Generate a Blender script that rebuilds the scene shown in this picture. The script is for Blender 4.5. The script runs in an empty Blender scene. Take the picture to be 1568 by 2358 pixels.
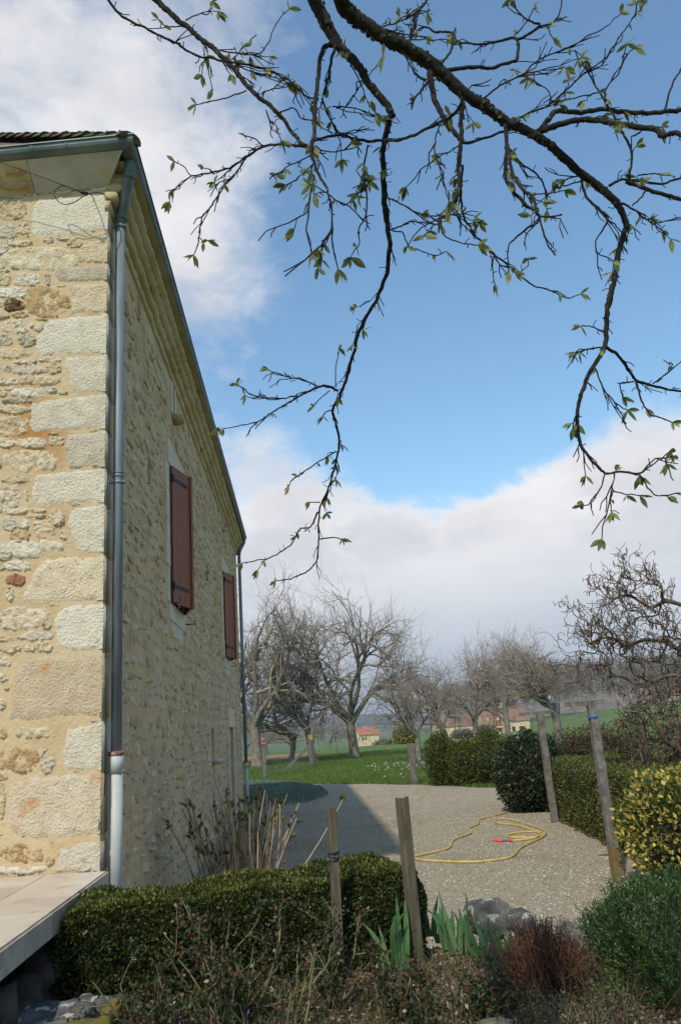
import bpy, bmesh, math, random
import numpy as np
from mathutils import Vector, Matrix, noise
from mathutils.geometry import delaunay_2d_cdt

# ------------------------------------------------------------------ camera, sky, sun, exposure
S = bpy.context.scene
C = S.collection
R = math.radians
EYE = np.array([0.0, 0.0, 1.65])
FPX, TH, RO = 1809.0, R(15.255), R(4.0)          # focal length in units of a 1568-wide sheet, pitch, roll
_f = np.array([0, math.cos(TH), math.sin(TH)]); _u0 = np.array([0, -math.sin(TH), math.cos(TH)]); _r0 = np.array([1.0, 0, 0])
_r = _r0*math.cos(RO) - _u0*math.sin(RO); _u = _u0*math.cos(RO) + _r0*math.sin(RO)
cam = bpy.data.cameras.new('camera'); camo = bpy.data.objects.new('camera', cam); C.objects.link(camo)
m = Matrix.Identity(4)
for i in range(3):
    m[i][0], m[i][1], m[i][2], m[i][3] = _r[i], _u[i], -_f[i], EYE[i]
camo.matrix_world = m
cam.sensor_fit = 'HORIZONTAL'; cam.sensor_width = 15.6; cam.lens = 15.6*FPX/1568.0
cam.clip_start = 0.05; cam.clip_end = 9000
S.camera = camo
S.render.resolution_x, S.render.resolution_y = 680, 1024

SUN_TO = Vector((0.319, 0.88, -1.0)).normalized()          # where the sunlight travels
SUN_EL = math.asin(-SUN_TO.z)
sun = bpy.data.lights.new('sun', 'SUN'); sun.energy = 2.3; sun.angle = R(1.3); sun.color = (1.0, 0.925, 0.78)
suno = bpy.data.objects.new('sun', sun); C.objects.link(suno)
suno.rotation_euler = SUN_TO.to_track_quat('-Z', 'Y').to_euler()
S.view_settings.view_transform = 'Standard'; S.view_settings.look = 'None'
S.view_settings.exposure = 0.56; S.view_settings.gamma = 1.0

world = bpy.data.worlds.new('World'); S.world = world; world.use_nodes = True
wn, wl = world.node_tree.nodes, world.node_tree.links
for n in list(wn): wn.remove(n)

def pray(x, y):
    return (x-784)*_r - (y-1179)*_u + FPX*_f
def P(x, y, Y):
    d = pray(x, y); return EYE + d*(Y/d[1])
def G(x, y, z=0.0):
    d = pray(x, y); return EYE + d*((z-EYE[2])/d[2])
def onplane(x, y, p, n):
    d = pray(x, y); return EYE + d*(((p-EYE)@n)/(d@n))
def pdir(x, y):
    d = pray(x, y); return d/np.linalg.norm(d)

def build_sky():
    N = lambda t: wn.new(t)
    out = N('ShaderNodeOutputWorld'); bg = N('ShaderNodeBackground'); bg.inputs['Strength'].default_value = 0.12
    sky = N('ShaderNodeTexSky'); sky.sky_type = 'NISHITA'; sky.sun_disc = False
    sky.sun_elevation = SUN_EL; sky.sun_rotation = math.atan2(-SUN_TO.x, -SUN_TO.y)
    sky.air_density = 1.35; sky.dust_density = 0.5; sky.ozone_density = 1.6; sky.altitude = 150
    tc = N('ShaderNodeTexCoord'); vec = tc.outputs['Generated']
    def math_(op, a, b=None, clamp=False):
        n = N('ShaderNodeMath'); n.operation = op; n.use_clamp = clamp
        for k, v in ((0, a), (1, b)):
            if v is None: continue
            if isinstance(v, (int, float)): n.inputs[k].default_value = v
            else: wl.new(v, n.inputs[k])
        return n.outputs[0]
    def ramp(v, a, b, c=0.0, d=1.0, smooth=True):
        n = N('ShaderNodeMapRange'); n.interpolation_type = 'SMOOTHSTEP' if smooth else 'LINEAR'
        wl.new(v, n.inputs['Value'])
        n.inputs['From Min'].default_value = a; n.inputs['From Max'].default_value = b
        n.inputs['To Min'].default_value = c; n.inputs['To Max'].default_value = d
        return n.outputs[0]
    def nz(scale, detail, rough, loc=(0, 0, 0), sc=(1, 1, 1), dist=0.0):
        mp = N('ShaderNodeMapping'); mp.inputs['Location'].default_value = loc; mp.inputs['Scale'].default_value = sc
        wl.new(vec, mp.inputs['Vector'])
        n = N('ShaderNodeTexNoise'); n.inputs['Scale'].default_value = scale; n.inputs['Detail'].default_value = detail
        n.inputs['Roughness'].default_value = rough; n.inputs['Distortion'].default_value = dist
        wl.new(mp.outputs[0], n.inputs['Vector']); return n.outputs['Fac']
    sep = N('ShaderNodeSeparateXYZ'); wl.new(vec, sep.inputs[0])
    big = nz(2.6, 8, 0.56, (3.1, 0.4, 1.7), (1, 1, 1.5), 0.2)
    fine = nz(9.0, 7, 0.6, (1.0, 2.0, 0.3), (1, 1, 1.4), 0.3)
    wisp = nz(22.0, 6, 0.62, (4.0, 1.0, 2.3), (1, 1, 1.6), 0.6)
    base = math_('ADD', math_('ADD', math_('ADD', math_('MULTIPLY', big, 1.05), math_('MULTIPLY', fine, 0.95)), math_('MULTIPLY', wisp, 0.48)), -0.71)       # about 0.5 on average
    # cloud masses: centre direction, angle where they end / are full, weight
    blobs = [((60, 60), 27, 4, 0.30), ((300, 300), 14, 2, 0.09), ((-350, 600), 34, 12, 0.08), ((520, 620), 13, 1, 0.12), ((560, 1400), 9, 3, 0.2),
             ((540, 1150), 7.5, 2, 0.30), ((780, 1240), 7.5, 2.5, 0.30), ((1080, 1370), 10, 3, 0.26), ((1500, 1170), 10, 3, 0.34), ((1280, 1200), 6, 2, 0.14),
             ((1700, 1200), 15, 6, 0.10), ((1150, 700), 20, 5, -0.27), ((1400, 250), 28, 8, -0.30), ((980, 880), 10, 4, -0.16),
             ((900, 520), 14, 4, -0.10), ((560, 860), 5.5, 1.5, -0.20)]
    acc = base
    for (px, py), r0, r1, w in blobs:
        d = pdir(px, py)
        dt = N('ShaderNodeVectorMath'); dt.operation = 'DOT_PRODUCT'; wl.new(vec, dt.inputs[0]); dt.inputs[1].default_value = tuple(d)
        acc = math_('ADD', acc, ramp(dt.outputs['Value'], math.cos(R(r0)), math.cos(R(r1)), 0, w))
    low = ramp(sep.outputs['Z'], 0.05, 0.20, 0.24, 0.0)            # a bank of cloud low round the whole horizon
    acc = math_('ADD', acc, low)
    # crisp heaped clouds low down, thin veils higher up
    wide = ramp(sep.outputs['Z'], 0.20, 0.42, 0.15, 0.78)
    mask = math_('DIVIDE', math_('SUBTRACT', acc, 0.50), wide, True)
    mask = ramp(mask, 0.0, 1.0)
    dens = ramp(acc, 0.55, 0.95)
    shade = nz(3.4, 6, 0.55, (7.0, 1.2, 4.0), (1, 1, 2.4))
    sh = math_('MULTIPLY', ramp(shade, 0.35, 0.65), 1.0)
    c1 = N('ShaderNodeMix'); c1.data_type = 'RGBA'
    c1.inputs['A'].default_value = (5.5, 5.4, 5.4, 1); c1.inputs['B'].default_value = (4.0, 4.05, 4.25, 1)
    wl.new(math_('MULTIPLY', dens, sh), c1.inputs['Factor'])
    hz = N('ShaderNodeMix'); hz.data_type = 'RGBA'; hz.inputs['B'].default_value = (3.1, 3.4, 3.9, 1)
    wl.new(ramp(sep.outputs["Z"], 0.02, 0.26, 0.95, 0.0), hz.inputs['Factor']); wl.new(c1.outputs['Result'], hz.inputs['A'])
    tint = N('ShaderNodeMix'); tint.data_type = 'RGBA'; tint.blend_type = 'MULTIPLY'; tint.inputs['Factor'].default_value = 1.0
    wl.new(sky.outputs[0], tint.inputs['A']); tint.inputs['B'].default_value = (0.82, 0.98, 1.02, 1)      # the white balance of the picture
    mix = N('ShaderNodeMix'); mix.data_type = 'RGBA'
    wl.new(math_('MULTIPLY', mask, 0.97), mix.inputs['Factor']); wl.new(tint.outputs['Result'], mix.inputs['A']); wl.new(hz.outputs['Result'], mix.inputs['B'])
    wl.new(mix.outputs['Result'], bg.inputs['Color']); wl.new(bg.outputs[0], out.inputs['Surface'])
build_sky()

# ------------------------------------------------------------------ helpers
rng = np.random.default_rng(7)
random.seed(7)

def tag(o, label=None, cat=None, group=None, kind=None):
    if label: o['label'] = label
    if cat: o['category'] = cat
    if group: o['group'] = group
    if kind: o['kind'] = kind
    return o
def link(name, data, parent=None):
    o = bpy.data.objects.new(name, data); C.objects.link(o)
    if parent is not None: o.parent = parent; o.matrix_parent_inverse = parent.matrix_world.inverted()
    return o
def empty(name, loc, label=None, cat=None, group=None):
    o = bpy.data.objects.new(name, None); C.objects.link(o)
    o.location = Vector(loc); o.matrix_world = Matrix.Translation(Vector(loc)); o.empty_display_size = 0.1
    return tag(o, label, cat, group)
def mesh(name, v, f, mat, parent=None, smooth=False, kind=None):
    me = bpy.data.meshes.new(name)
    v = np.asarray(v, dtype=np.float32)
    if isinstance(f, np.ndarray):
        k = f.shape[1]; nf = f.shape[0]
        me.vertices.add(len(v)); me.vertices.foreach_set('co', v.ravel())
        me.loops.add(nf*k); me.loops.foreach_set('vertex_index', f.astype(np.int32).ravel())
        me.polygons.add(nf); me.polygons.foreach_set('loop_start', np.arange(0, nf*k, k, dtype=np.int32))
        me.polygons.foreach_set('loop_total', np.full(nf, k, dtype=np.int32))
        me.update(calc_edges=True)
    else:
        me.from_pydata([tuple(map(float, p)) for p in v], [], [tuple(map(int, q)) for q in f]); me.update()
    if smooth: me.polygons.foreach_set('use_smooth', np.ones(len(me.polygons), dtype=bool))
    if mat is not None: me.materials.append(mat)
    o = link(name, me, parent)
    if kind: o['kind'] = kind
    return o

class MB:                       # collects shapes, builds ONE mesh
    def __init__(s): s.v = []; s.f = []; s.n = 0
    def add(s, v, f):
        v = np.asarray(v, float); s.v.append(v)
        s.f += [[i+s.n for i in q] for q in f]; s.n += len(v); return s
    def box(s, c, half, ax=None):
        ax = np.eye(3) if ax is None else np.asarray(ax, float)
        c = np.asarray(c, float); k = []
        for sx in (-1, 1):
            for sy in (-1, 1):
                for sz in (-1, 1): k.append(c + sx*half[0]*ax[0] + sy*half[1]*ax[1] + sz*half[2]*ax[2])
        return s.add(k, [[0, 1, 3, 2], [4, 6, 7, 5], [0, 4, 5, 1], [2, 3, 7, 6], [0, 2, 6, 4], [1, 5, 7, 3]])
    def quad(s, a, b, c, d): return s.add([a, b, c, d], [[0, 1, 2, 3]])
    def tube(s, pts, rad, n=8, cap=True):
        v, f = tube(pts, rad, n, cap); return s.add(v, f)
    def build(s, name, mat, parent=None, smooth=False, kind=None):
        return mesh(name, np.concatenate(s.v), s.f, mat, parent, smooth, kind)

def frames(pts):
    pts = np.asarray(pts, float); t = np.gradient(pts, axis=0)
    t /= np.linalg.norm(t, axis=1)[:, None]+1e-9
    a = np.array([0, 0, 1.0]) if abs(t[0][2]) < 0.9 else np.array([1.0, 0, 0])
    n = np.cross(t[0], a); n /= np.linalg.norm(n)
    N = [n]
    for i in range(1, len(pts)):
        n = N[-1] - t[i]*(N[-1]@t[i]); n /= np.linalg.norm(n)+1e-9; N.append(n)
    N = np.array(N); return t, N, np.cross(t, N)
def tube(pts, rad, n=8, cap=True):
    pts = np.asarray(pts, float); k = len(pts); rad = np.broadcast_to(np.asarray(rad, float), (k,))
    t, N, B = frames(pts); a = np.arange(n)*2*math.pi/n
    v = (pts[:, None] + rad[:, None, None]*(np.cos(a)[None, :, None]*N[:, None] + np.sin(a)[None, :, None]*B[:, None])).reshape(-1, 3)
    f = []
    for i in range(k-1):
        for j in range(n):
            f.append([i*n+j, i*n+(j+1) % n, (i+1)*n+(j+1) % n, (i+1)*n+j])
    if cap: f.append(list(range(n))[::-1]); f.append([(k-1)*n+j for j in range(n)])
    return v, f
class Tubes:                    # many tubes as one quad mesh
    def __init__(s): s.V = []; s.F = []; s.n = 0
    def add(s, pts, rad, n):
        pts = np.asarray(pts, float); k = len(pts); rad = np.asarray(rad, float)
        t, N, B = frames(pts); a = np.arange(n)*2*math.pi/n
        v = (pts[:, None] + rad[:, None, None]*(np.cos(a)[None, :, None]*N[:, None] + np.sin(a)[None, :, None]*B[:, None])).reshape(-1, 3)
        i = (np.arange(k-1)*n)[:, None]; j = np.arange(n)[None]; j2 = (j+1) % n
        s.F.append(np.stack([i+j, i+j2, i+n+j2, i+n+j], -1).reshape(-1, 4)+s.n); s.V.append(v); s.n += len(v)
    def build(s, name, mat, parent=None, kind=None):
        return mesh(name, np.concatenate(s.V), np.concatenate(s.F), mat, parent, True, kind)

def smooth_line(p, n=4, jit=0.0):
    p = np.asarray(p, float); out = []
    q = np.vstack([2*p[0]-p[1], p, 2*p[-1]-p[-2]])
    for i in range(1, len(q)-2):
        for k in range(n):
            t = k/n
            out.append(0.5*((2*q[i]) + (-q[i-1]+q[i+1])*t + (2*q[i-1]-5*q[i]+4*q[i+1]-q[i+2])*t*t + (-q[i-1]+3*q[i]-3*q[i+1]+q[i+2])*t**3))
    out.append(p[-1]); out = np.array(out)
    if jit: out[1:-1] += rng.normal(0, jit, out[1:-1].shape)
    return out
def unit(v):
    v = np.asarray(v, float); return v/(np.linalg.norm(v, axis=-1, keepdims=True)+1e-9)
def vnoise(p, s=1.0, seed=0.0):
    return np.array([noise.noise(Vector((a[0]*s+seed, a[1]*s+seed*1.7, a[2]*s))) for a in p])

# ------------------------------------------------------------------ materials
MATS = {}
def mat(name, cols, scale=6, detail=6, rough=0.8, bump=0.0, bscale=None, bdist=0.02, coord='Object', obj_rand=0.0, isl_rand=0.0,
        metallic=0.0, spec=0.3, stops=None, vor=0.0, vscale=40, spots=None, transl=0.0, stretch=(1, 1, 1), nrough=0.6):
    if name in MATS: return MATS[name]
    m = bpy.data.materials.new(name); m.use_nodes = True; nt = m.node_tree; nd, lk = nt.nodes, nt.links
    b = nd['Principled BSDF']; b.inputs['Roughness'].default_value = rough; b.inputs['Metallic'].default_value = metallic
    b.inputs['Specular IOR Level'].default_value = spec
    tc = nd.new('ShaderNodeTexCoord'); mp = nd.new('ShaderNodeMapping'); mp.inputs['Scale'].default_value = stretch
    lk.new(tc.outputs[coord], mp.inputs['Vector']); V = mp.outputs[0]
    nz = nd.new('ShaderNodeTexNoise'); nz.inputs['Scale'].default_value = scale; nz.inputs['Detail'].default_value = detail
    nz.inputs['Roughness'].default_value = nrough; lk.new(V, nz.inputs['Vector'])
    fac = nz.outputs['Fac']
    def M(op, a, b_):
        n = nd.new('ShaderNodeMath'); n.operation = op
        for k, v in ((0, a), (1, b_)):
            if isinstance(v, (int, float)): n.inputs[k].default_value = v
            else: lk.new(v, n.inputs[k])
        return n.outputs[0]
    if obj_rand or isl_rand:
        r = None
        if obj_rand:
            oi = nd.new('ShaderNodeObjectInfo'); r = oi.outputs['Random']
        if isl_rand:
            g = nd.new('ShaderNodeNewGeometry'); gi = g.outputs['Random Per Island']
            r = gi if r is None else M('FRACT', M('ADD', r, gi), 0)
        fac = M('ADD', fac, M('MULTIPLY', M('SUBTRACT', r, 0.5), max(obj_rand, isl_rand)))
    cr = nd.new('ShaderNodeValToRGB'); lk.new(fac, cr.inputs[0])
    k = len(cols); stops = stops or [0.3+0.4*i/(k-1) for i in range(k)] if k > 1 else [0.5]
    el = cr.color_ramp.elements
    while len(el) < k: el.new(0.5)
    while len(el) > k: el.remove(el[-1])
    for e, c, s in zip(el, cols, stops): e.position = s; e.color = (*c, 1)
    col = cr.outputs[0]
    if spots:                   # (colour, scale, threshold lo, hi)
        for sc, ss, lo, hi in spots:
            n2 = nd.new('ShaderNodeTexNoise'); n2.inputs['Scale'].default_value = ss; n2.inputs['Detail'].default_value = 5; lk.new(V, n2.inputs['Vector'])
            mr = nd.new('ShaderNodeMapRange'); mr.inputs['From Min'].default_value = lo; mr.inputs['From Max'].default_value = hi; lk.new(n2.outputs['Fac'], mr.inputs['Value'])
            mx = nd.new('ShaderNodeMix'); mx.data_type = 'RGBA'; lk.new(mr.outputs[0], mx.inputs['Factor']); lk.new(col, mx.inputs['A']); mx.inputs['B'].default_value = (*sc, 1)
            col = mx.outputs['Result']
    lk.new(col, b.inputs['Base Color'])
    if bump:
        n3 = nd.new('ShaderNodeTexNoise'); n3.inputs['Scale'].default_value = bscale or scale*4; n3.inputs['Detail'].default_value = 8
        n3.inputs['Roughness'].default_value = 0.65; lk.new(V, n3.inputs['Vector']); h = n3.outputs['Fac']
        if vor:
            vo = nd.new('ShaderNodeTexVoronoi'); vo.inputs['Scale'].default_value = vscale; lk.new(V, vo.inputs['Vector'])
            h = M('ADD', h, M('MULTIPLY', vo.outputs['Distance'], vor))
        bp = nd.new('ShaderNodeBump'); bp.inputs['Strength'].default_value = bump; bp.inputs['Distance'].default_value = bdist
        lk.new(h, bp.inputs['Height']); lk.new(bp.outputs[0], b.inputs['Normal'])
    if transl:
        tr = nd.new('ShaderNodeBsdfTranslucent'); lk.new(col, tr.inputs['Color'])
        ms = nd.new('ShaderNodeMixShader'); ms.inputs[0].default_value = transl
        lk.new(b.outputs[0], ms.inputs[1]); lk.new(tr.outputs[0], ms.inputs[2]); lk.new(ms.outputs[0], nd['Material Output'].inputs['Surface'])
    MATS[name] = m; return m

m_mortar = mat('lime_mortar', [(.46, .335, .18), (.56, .43, .255), (.59, .475, .31)], 2.2, 8, .95, .75, 30, .02, spec=.06, spots=[((.42, .20, .07), 1.1, .62, .78)])
m_mortar2 = mat('weathered_mortar', [(.48, .335, .18), (.59, .43, .245), (.64, .495, .31)], 1.6, 8, .95, .7, 26, .02, spec=.06, spots=[((.44, .35, .25), .8, .55, .75)])
def stone_mat(n, a, b, c, **k): return mat(n, [a, b, c], 9, 8, .92, 1.0, 44, .02, vor=.3, vscale=70, obj_rand=.35, isl_rand=.35, spec=.08, **k)
m_st = {
 'cream': stone_mat('cream_limestone', (.56, .445, .275), (.66, .55, .37), (.71, .615, .445), spots=[((.44, .33, .20), 26, .60, .72)]),
 'white': stone_mat('white_limestone', (.58, .50, .365), (.67, .60, .46), (.72, .66, .52), spots=[((.45, .40, .32), 22, .62, .74)]),
 'ochre': stone_mat('ochre_limestone', (.46, .31, .15), (.54, .40, .22), (.58, .48, .31), spots=[((.45, .20, .07), 7, .60, .74)]),
 'grey': stone_mat('grey_limestone', (.47, .40, .285), (.56, .49, .365), (.62, .55, .43), spots=[((.38, .31, .21), 24, .60, .72)]),
 'rust': stone_mat('rust_stained_limestone', (.55, .43, .28), (.63, .53, .37), (.68, .60, .46), spots=[((.52, .24, .08), 4.5, .56, .72), ((.22, .15, .1), 30, .66, .74)]),
 'dark': stone_mat('dark_ironstone', (.10, .06, .03), (.20, .13, .06), (.30, .22, .12)),
 'red': stone_mat('red_brick_pebble', (.28, .10, .06), (.42, .22, .14), (.50, .36, .24)),
}
m_wstone = mat('rubble_limestone', [(.48, .35, .20), (.58, .445, .27), (.67, .545, .37), (.56, .455, .32)], 5, 7, .92, .8, 40, .02, obj_rand=.5, isl_rand=.5, spec=.06, vor=.3, vscale=50, spots=[((.30, .16, .09), 14, .70, .78)])
m_dressed = mat('dressed_stone', [(.54, .46, .33), (.62, .54, .41), (.66, .59, .47)], 4, 6, .9, .35, 40, .01)
m_render = mat('cornice_plaster', [(.40, .30, .14), (.50, .40, .22), (.56, .48, .32)], 3, 7, .95, .6, 25, .015)
m_slab = mat('cornice_stone', [(.36, .32, .24), (.44, .39, .30), (.50, .45, .36)], 5, 7, .92, .4, 40, .008, spots=[((.46, .33, .16), 2.5, .60, .70)])
m_zinc = mat('grey_zinc', [(.135, .155, .175), (.18, .205, .228), (.23, .255, .28)], 3, 7, .55, .12, 50, .003, metallic=.15, spec=.5, stretch=(6, 6, .6))
m_gut = mat('weathered_gutter_zinc', [(.07, .095, .09), (.12, .15, .145), (.17, .20, .195)], 4, 7, .55, .15, 40, .003, metallic=.3, spec=.4)
m_iron = mat('pale_painted_iron', [(.38, .405, .37), (.46, .48, .44), (.52, .535, .49)], 4, 6, .5, .2, 40, .004, spots=[((.22, .08, .04), 14, .68, .73)])
m_rust = mat('rusty_red_paint', [(.15, .045, .03), (.26, .09, .06), (.5, .45, .40)], 14, 6, .8, .5, 60, .004, stops=[.35, .5, .66])
m_black = mat('black_plastic', [(.012, .012, .013), (.03, .03, .032)], 8, 4, .5)
m_hinge = mat('black_iron', [(.02, .02, .022), (.05, .05, .055)], 20, 4, .6, .3, 60, .002, metallic=.3)
m_shut = mat('red_brown_shutter_wood', [(.16, .042, .016), (.225, .064, .025), (.29, .095, .040)], 9, 7, .55, .18, 30, .003, stretch=(6, 6, .5), spec=.25, obj_rand=.15)
m_dark = mat('dark_interior', [(.012, .010, .009), (.03, .026, .022)], 3, 3, .9)
m_door = mat('weathered_door', [(.09, .045, .03), (.16, .09, .06)], 6, 5, .8, .4, 20, .004, stretch=(4, 4, .5))
m_rtile = mat('brown_roof_tile', [(.10, .055, .042), (.17, .095, .075), (.24, .16, .13)], 8, 7, .9, .7, 30, .01, obj_rand=.4, isl_rand=.4, spots=[((.045, .06, .015), 5, .60, .68), ((.30, .27, .22), 16, .66, .72)])
m_htile = mat('mossy_hip_tile', [(.09, .05, .038), (.16, .09, .07), (.05, .065, .018)], 6, 7, .95, .9, 26, .015, obj_rand=.3, stops=[.3, .5, .6])
m_tile = mat('cream_terrace_tile', [(.44, .345, .25), (.53, .435, .33), (.60, .515, .41)], 2.2, 7, .55, .08, 60, .002, obj_rand=.3, spec=.3, spots=[((.36, .29, .22), 5, .60, .74), ((.26, .22, .17), 14, .68, .76)])
m_tedge = mat('grimy_shade_tinted_edge_tile', [(.30, .245, .185), (.40, .33, .255), (.48, .41, .33)], 5, 7, .6, .1, 60, .002, obj_rand=.35, spec=.2, spots=[((.15, .12, .09), 3.5, .56, .70)])  # real grime, plus the shade on the outer face darkened into the colour
m_grout = mat('grey_grout', [(.25, .23, .20), (.34, .31, .27)], 10, 4, .95)
m_rock = mat('lichened_rock', [(.045, .044, .042), (.10, .097, .09), (.18, .175, .16)], 7, 8, .95, .8, 28, .02, spots=[((.42, .40, .36), 15, .57, .62), ((.20, .15, .03), 9, .62, .68)])
m_basest = mat('dark_brown_stone', [(.035, .028, .02), (.07, .055, .04), (.11, .09, .07)], 7, 8, .95, .8, 28, .02)  # one dark brown for the stones at the terrace foot
m_moss = mat('mossy_rock', [(.10, .10, .085), (.17, .16, .14), (.25, .24, .21)], 8, 8, .95, .8, 28, .02, spots=[((.16, .155, .018), 5, .44, .56), ((.17, .13, .02), 9, .60, .68)])
m_gravel = mat('pale_gravel', spec=.06, cols=[(.29, .23, .155), (.44, .365, .26), (.51, .435, .32), (.43, .365, .28)], scale=42, detail=6, rough=.95, bump=1.0, bscale=60, bdist=.02, vor=1.0, vscale=75, stops=[.3, .45, .58, .72], spots=[((.36, .28, .18), .55, .55, .75), ((.12, .10, .08), 30, .64, .70)])
m_pebble = mat('limestone_pebbles', spec=.06, cols=[(.19, .15, .105), (.37, .31, .225), (.47, .41, .31), (.55, .49, .39)], scale=3, detail=3, rough=.95, isl_rand=.9, stops=[.1, .4, .65, .9])
m_soil = mat('garden_soil', [(.055, .036, .021), (.10, .066, .038), (.15, .105, .065)], 12, 8, .98, 1.0, 26, .03, vor=.6, vscale=45)
m_chip = mat('mulch_chips', [(.07, .04, .022), (.16, .10, .055), (.28, .20, .12), (.42, .36, .27)], 3, 3, .95, isl_rand=1.0, stops=[.1, .4, .7, .95])
m_grass = mat('meadow_grass', [(.06, .095, .016), (.09, .14, .025), (.125, .17, .04)], .22, 9, .95, .6, 12, .05, spots=[((.11, .12, .035), .07, .52, .68)])
m_blade = mat('grass_blades', [(.065, .12, .016), (.11, .185, .03), (.17, .235, .055)], 1, 3, .8, isl_rand=.8, transl=.3)
m_wheat = mat('young_wheat_field', [(.07, .15, .03), (.10, .20, .045)], .05, 6, .95)
m_plough = mat('ploughed_earth', [(.30, .13, .06), (.38, .19, .10)], .6, 6, .98, .6, 6, .06)
m_bark = mat('orchard_bark', [(.10, .085, .068), (.19, .165, .135), (.28, .26, .22)], 4, 7, .95, .8, 14, .02, spots=[((.21, .22, .15), 2.2, .56, .66)])
m_twig = mat('grey_brown_twigs', [(.19, .15, .115), (.28, .235, .185), (.37, .32, .26)], 2, 4, .9, isl_rand=.5)
m_limb = mat('backlit_tone_lichened_bark', [(.010, .008, .006), (.022, .018, .014), (.052, .049, .040)], 30, 7, .95, .9, 60, .006, stops=[.35, .55, .75], spots=[((.09, .094, .075), 22, .64, .70), ((.13, .09, .016), 12, .70, .75)])  # lichened bark, darkened to put the backlit look into its colour
m_lich = mat('bark_lichen', [(.014, .017, .010), (.038, .044, .028), (.10, .105, .075)], 20, 4, .95, isl_rand=.6)  # lichen darkened along with the backlit bark tone
m_bud = mat('young_leaves', [(.13, .15, .04), (.22, .25, .075), (.32, .33, .13)], 20, 4, .6, isl_rand=.6, transl=.45)
m_catk = mat('hazel_catkins', [(.17, .075, .040), (.26, .13, .075), (.34, .21, .12)], 10, 3, .9, isl_rand=.7, transl=.2)
m_hbark = mat('hazel_bark', [(.05, .035, .024), (.11, .085, .06), (.18, .16, .125)], 9, 6, .9, .6, 24, .008, spots=[((.16, .12, .03), 6, .64, .70)])
def leaf(n, a, b, c, tr=.25, rough=.45, r=.8, spec=.4): return mat(n, [a, b, c], 3, 3, rough, isl_rand=r, transl=tr, spec=spec)
m_box = leaf('box_leaves', (.018, .034, .006), (.042, .062, .011), (.10, .105, .018))
m_suntop = leaf('sunlit_tint_box_leaves', (.035, .055, .008), (.085, .095, .014), (.18, .17, .03))  # yellow-green lift paints the sunlit hedge top into the leaf colour
m_box2 = leaf('clipped_hedge_leaves', (.045, .062, .012), (.095, .115, .02), (.19, .19, .045))
m_dkleaf = leaf('dark_glossy_leaves', (.014, .028, .010), (.030, .052, .018), (.065, .085, .035), .12, .3)
m_yew = leaf('cypress_foliage', (.040, .065, .010), (.085, .115, .018), (.17, .18, .03))
m_gold = leaf('gold_variegated_leaves', (.06, .10, .014), (.36, .28, .045), (.60, .48, .12), .3, .4, 1.0)
m_gold2 = leaf('green_inner_leaves', (.022, .05, .010), (.05, .10, .016), (.12, .16, .03), .2, .4)
m_hebe = leaf('bright_needle_leaves', (.028, .062, .013), (.052, .105, .022), (.105, .165, .048), .2, .35)
m_brownshrub = leaf('bronze_shrub_leaves', (.030, .040, .015), (.085, .060, .028), (.15, .09, .045))
m_forsy = leaf('yellow_blossom', (.11, .12, .025), (.24, .21, .035), (.36, .31, .06), .3, .7)
m_silver = leaf('silver_mat_leaves', (.10, .15, .10), (.16, .22, .16), (.24, .30, .23), .2, .7)
m_roseleaf = leaf('rose_leaves', (.018, .042, .014), (.050, .070, .022), (.12, .055, .025), .2, .4, 1.0)
m_herb = leaf('herb_leaves', (.035, .052, .018), (.080, .080, .03), (.125, .085, .035), .2, .6, 1.0)
m_cane = mat('rose_canes', [(.07, .075, .025), (.15, .135, .055), (.24, .185, .10)], 6, 5, .7, isl_rand=.5, stops=[.2, .5, .8])
m_dead = mat('dead_brown_stems', [(.045, .017, .010), (.115, .045, .025), (.21, .105, .06)], 4, 3, .9, isl_rand=.9, stops=[.15, .5, .9])
m_hyd = mat('dry_hydrangea_stems', [(.20, .125, .075), (.36, .25, .155), (.50, .38, .26)], 4, 4, .85, isl_rand=.6)
m_iris = mat('iris_leaves', [(.065, .15, .045), (.105, .21, .07), (.15, .26, .11)], 6, 4, .5, .2, 40, .003, obj_rand=.5, transl=.25, stretch=(8, 8, .6))
m_core = mat('painted_shade_core', [(.012, .014, .006), (.03, .028, .014)], 8, 4, .98)  # near-black solid filler, the shade inside foliage put into its colour
m_stake = mat('weathered_stake_wood', [(.06, .048, .03), (.12, .10, .062), (.18, .155, .105)], 7, 7, .95, .8, 30, .006, stretch=(5, 5, .5), spots=[((.07, .085, .025), 3, .56, .68)])
m_conc = mat('lichened_concrete', [(.10, .085, .070), (.16, .145, .125), (.23, .215, .19)], 12, 8, .95, .7, 50, .006, spots=[((.42, .41, .37), 46, .66, .70)])
m_conc2 = mat('ochre_lichen_concrete', [(.15, .10, .03), (.20, .15, .06), (.17, .15, .12)], 12, 8, .95, .7, 50, .006)
m_post = mat('grey_fence_wood', [(.09, .08, .065), (.16, .145, .12), (.23, .215, .185)], 9, 7, .95, .7, 30, .01, stretch=(4, 4, .6))
m_hose = mat('yellow_hose_rubber', [(.42, .29, .07), (.52, .38, .12), (.56, .44, .19)], 12, 4, .5)
m_redpl = mat('red_plastic', [(.62, .04, .035), (.70, .07, .05)], 6, 2, .4)
m_blupl = mat('blue_grey_plastic', [(.08, .10, .22), (.10, .13, .28)], 6, 2, .4)
m_wire = mat('galvanised_wire', [(.20, .21, .22), (.32, .33, .34)], 8, 2, .5, metallic=.5)
m_fwall = mat('farmhouse_render', [(.58, .47, .27), (.68, .57, .35)], .5, 6, .95)
m_froof = mat('farmhouse_roof_tiles', [(.20, .115, .075), (.28, .165, .11)], .6, 7, .95)
m_redroof = mat('red_roof_tiles', [(.34, .12, .07), (.45, .20, .13)], .8, 7, .95)
m_fshut = mat('farm_shutter', [(.24, .05, .035), (.30, .08, .05)], 2, 2, .7)
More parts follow.
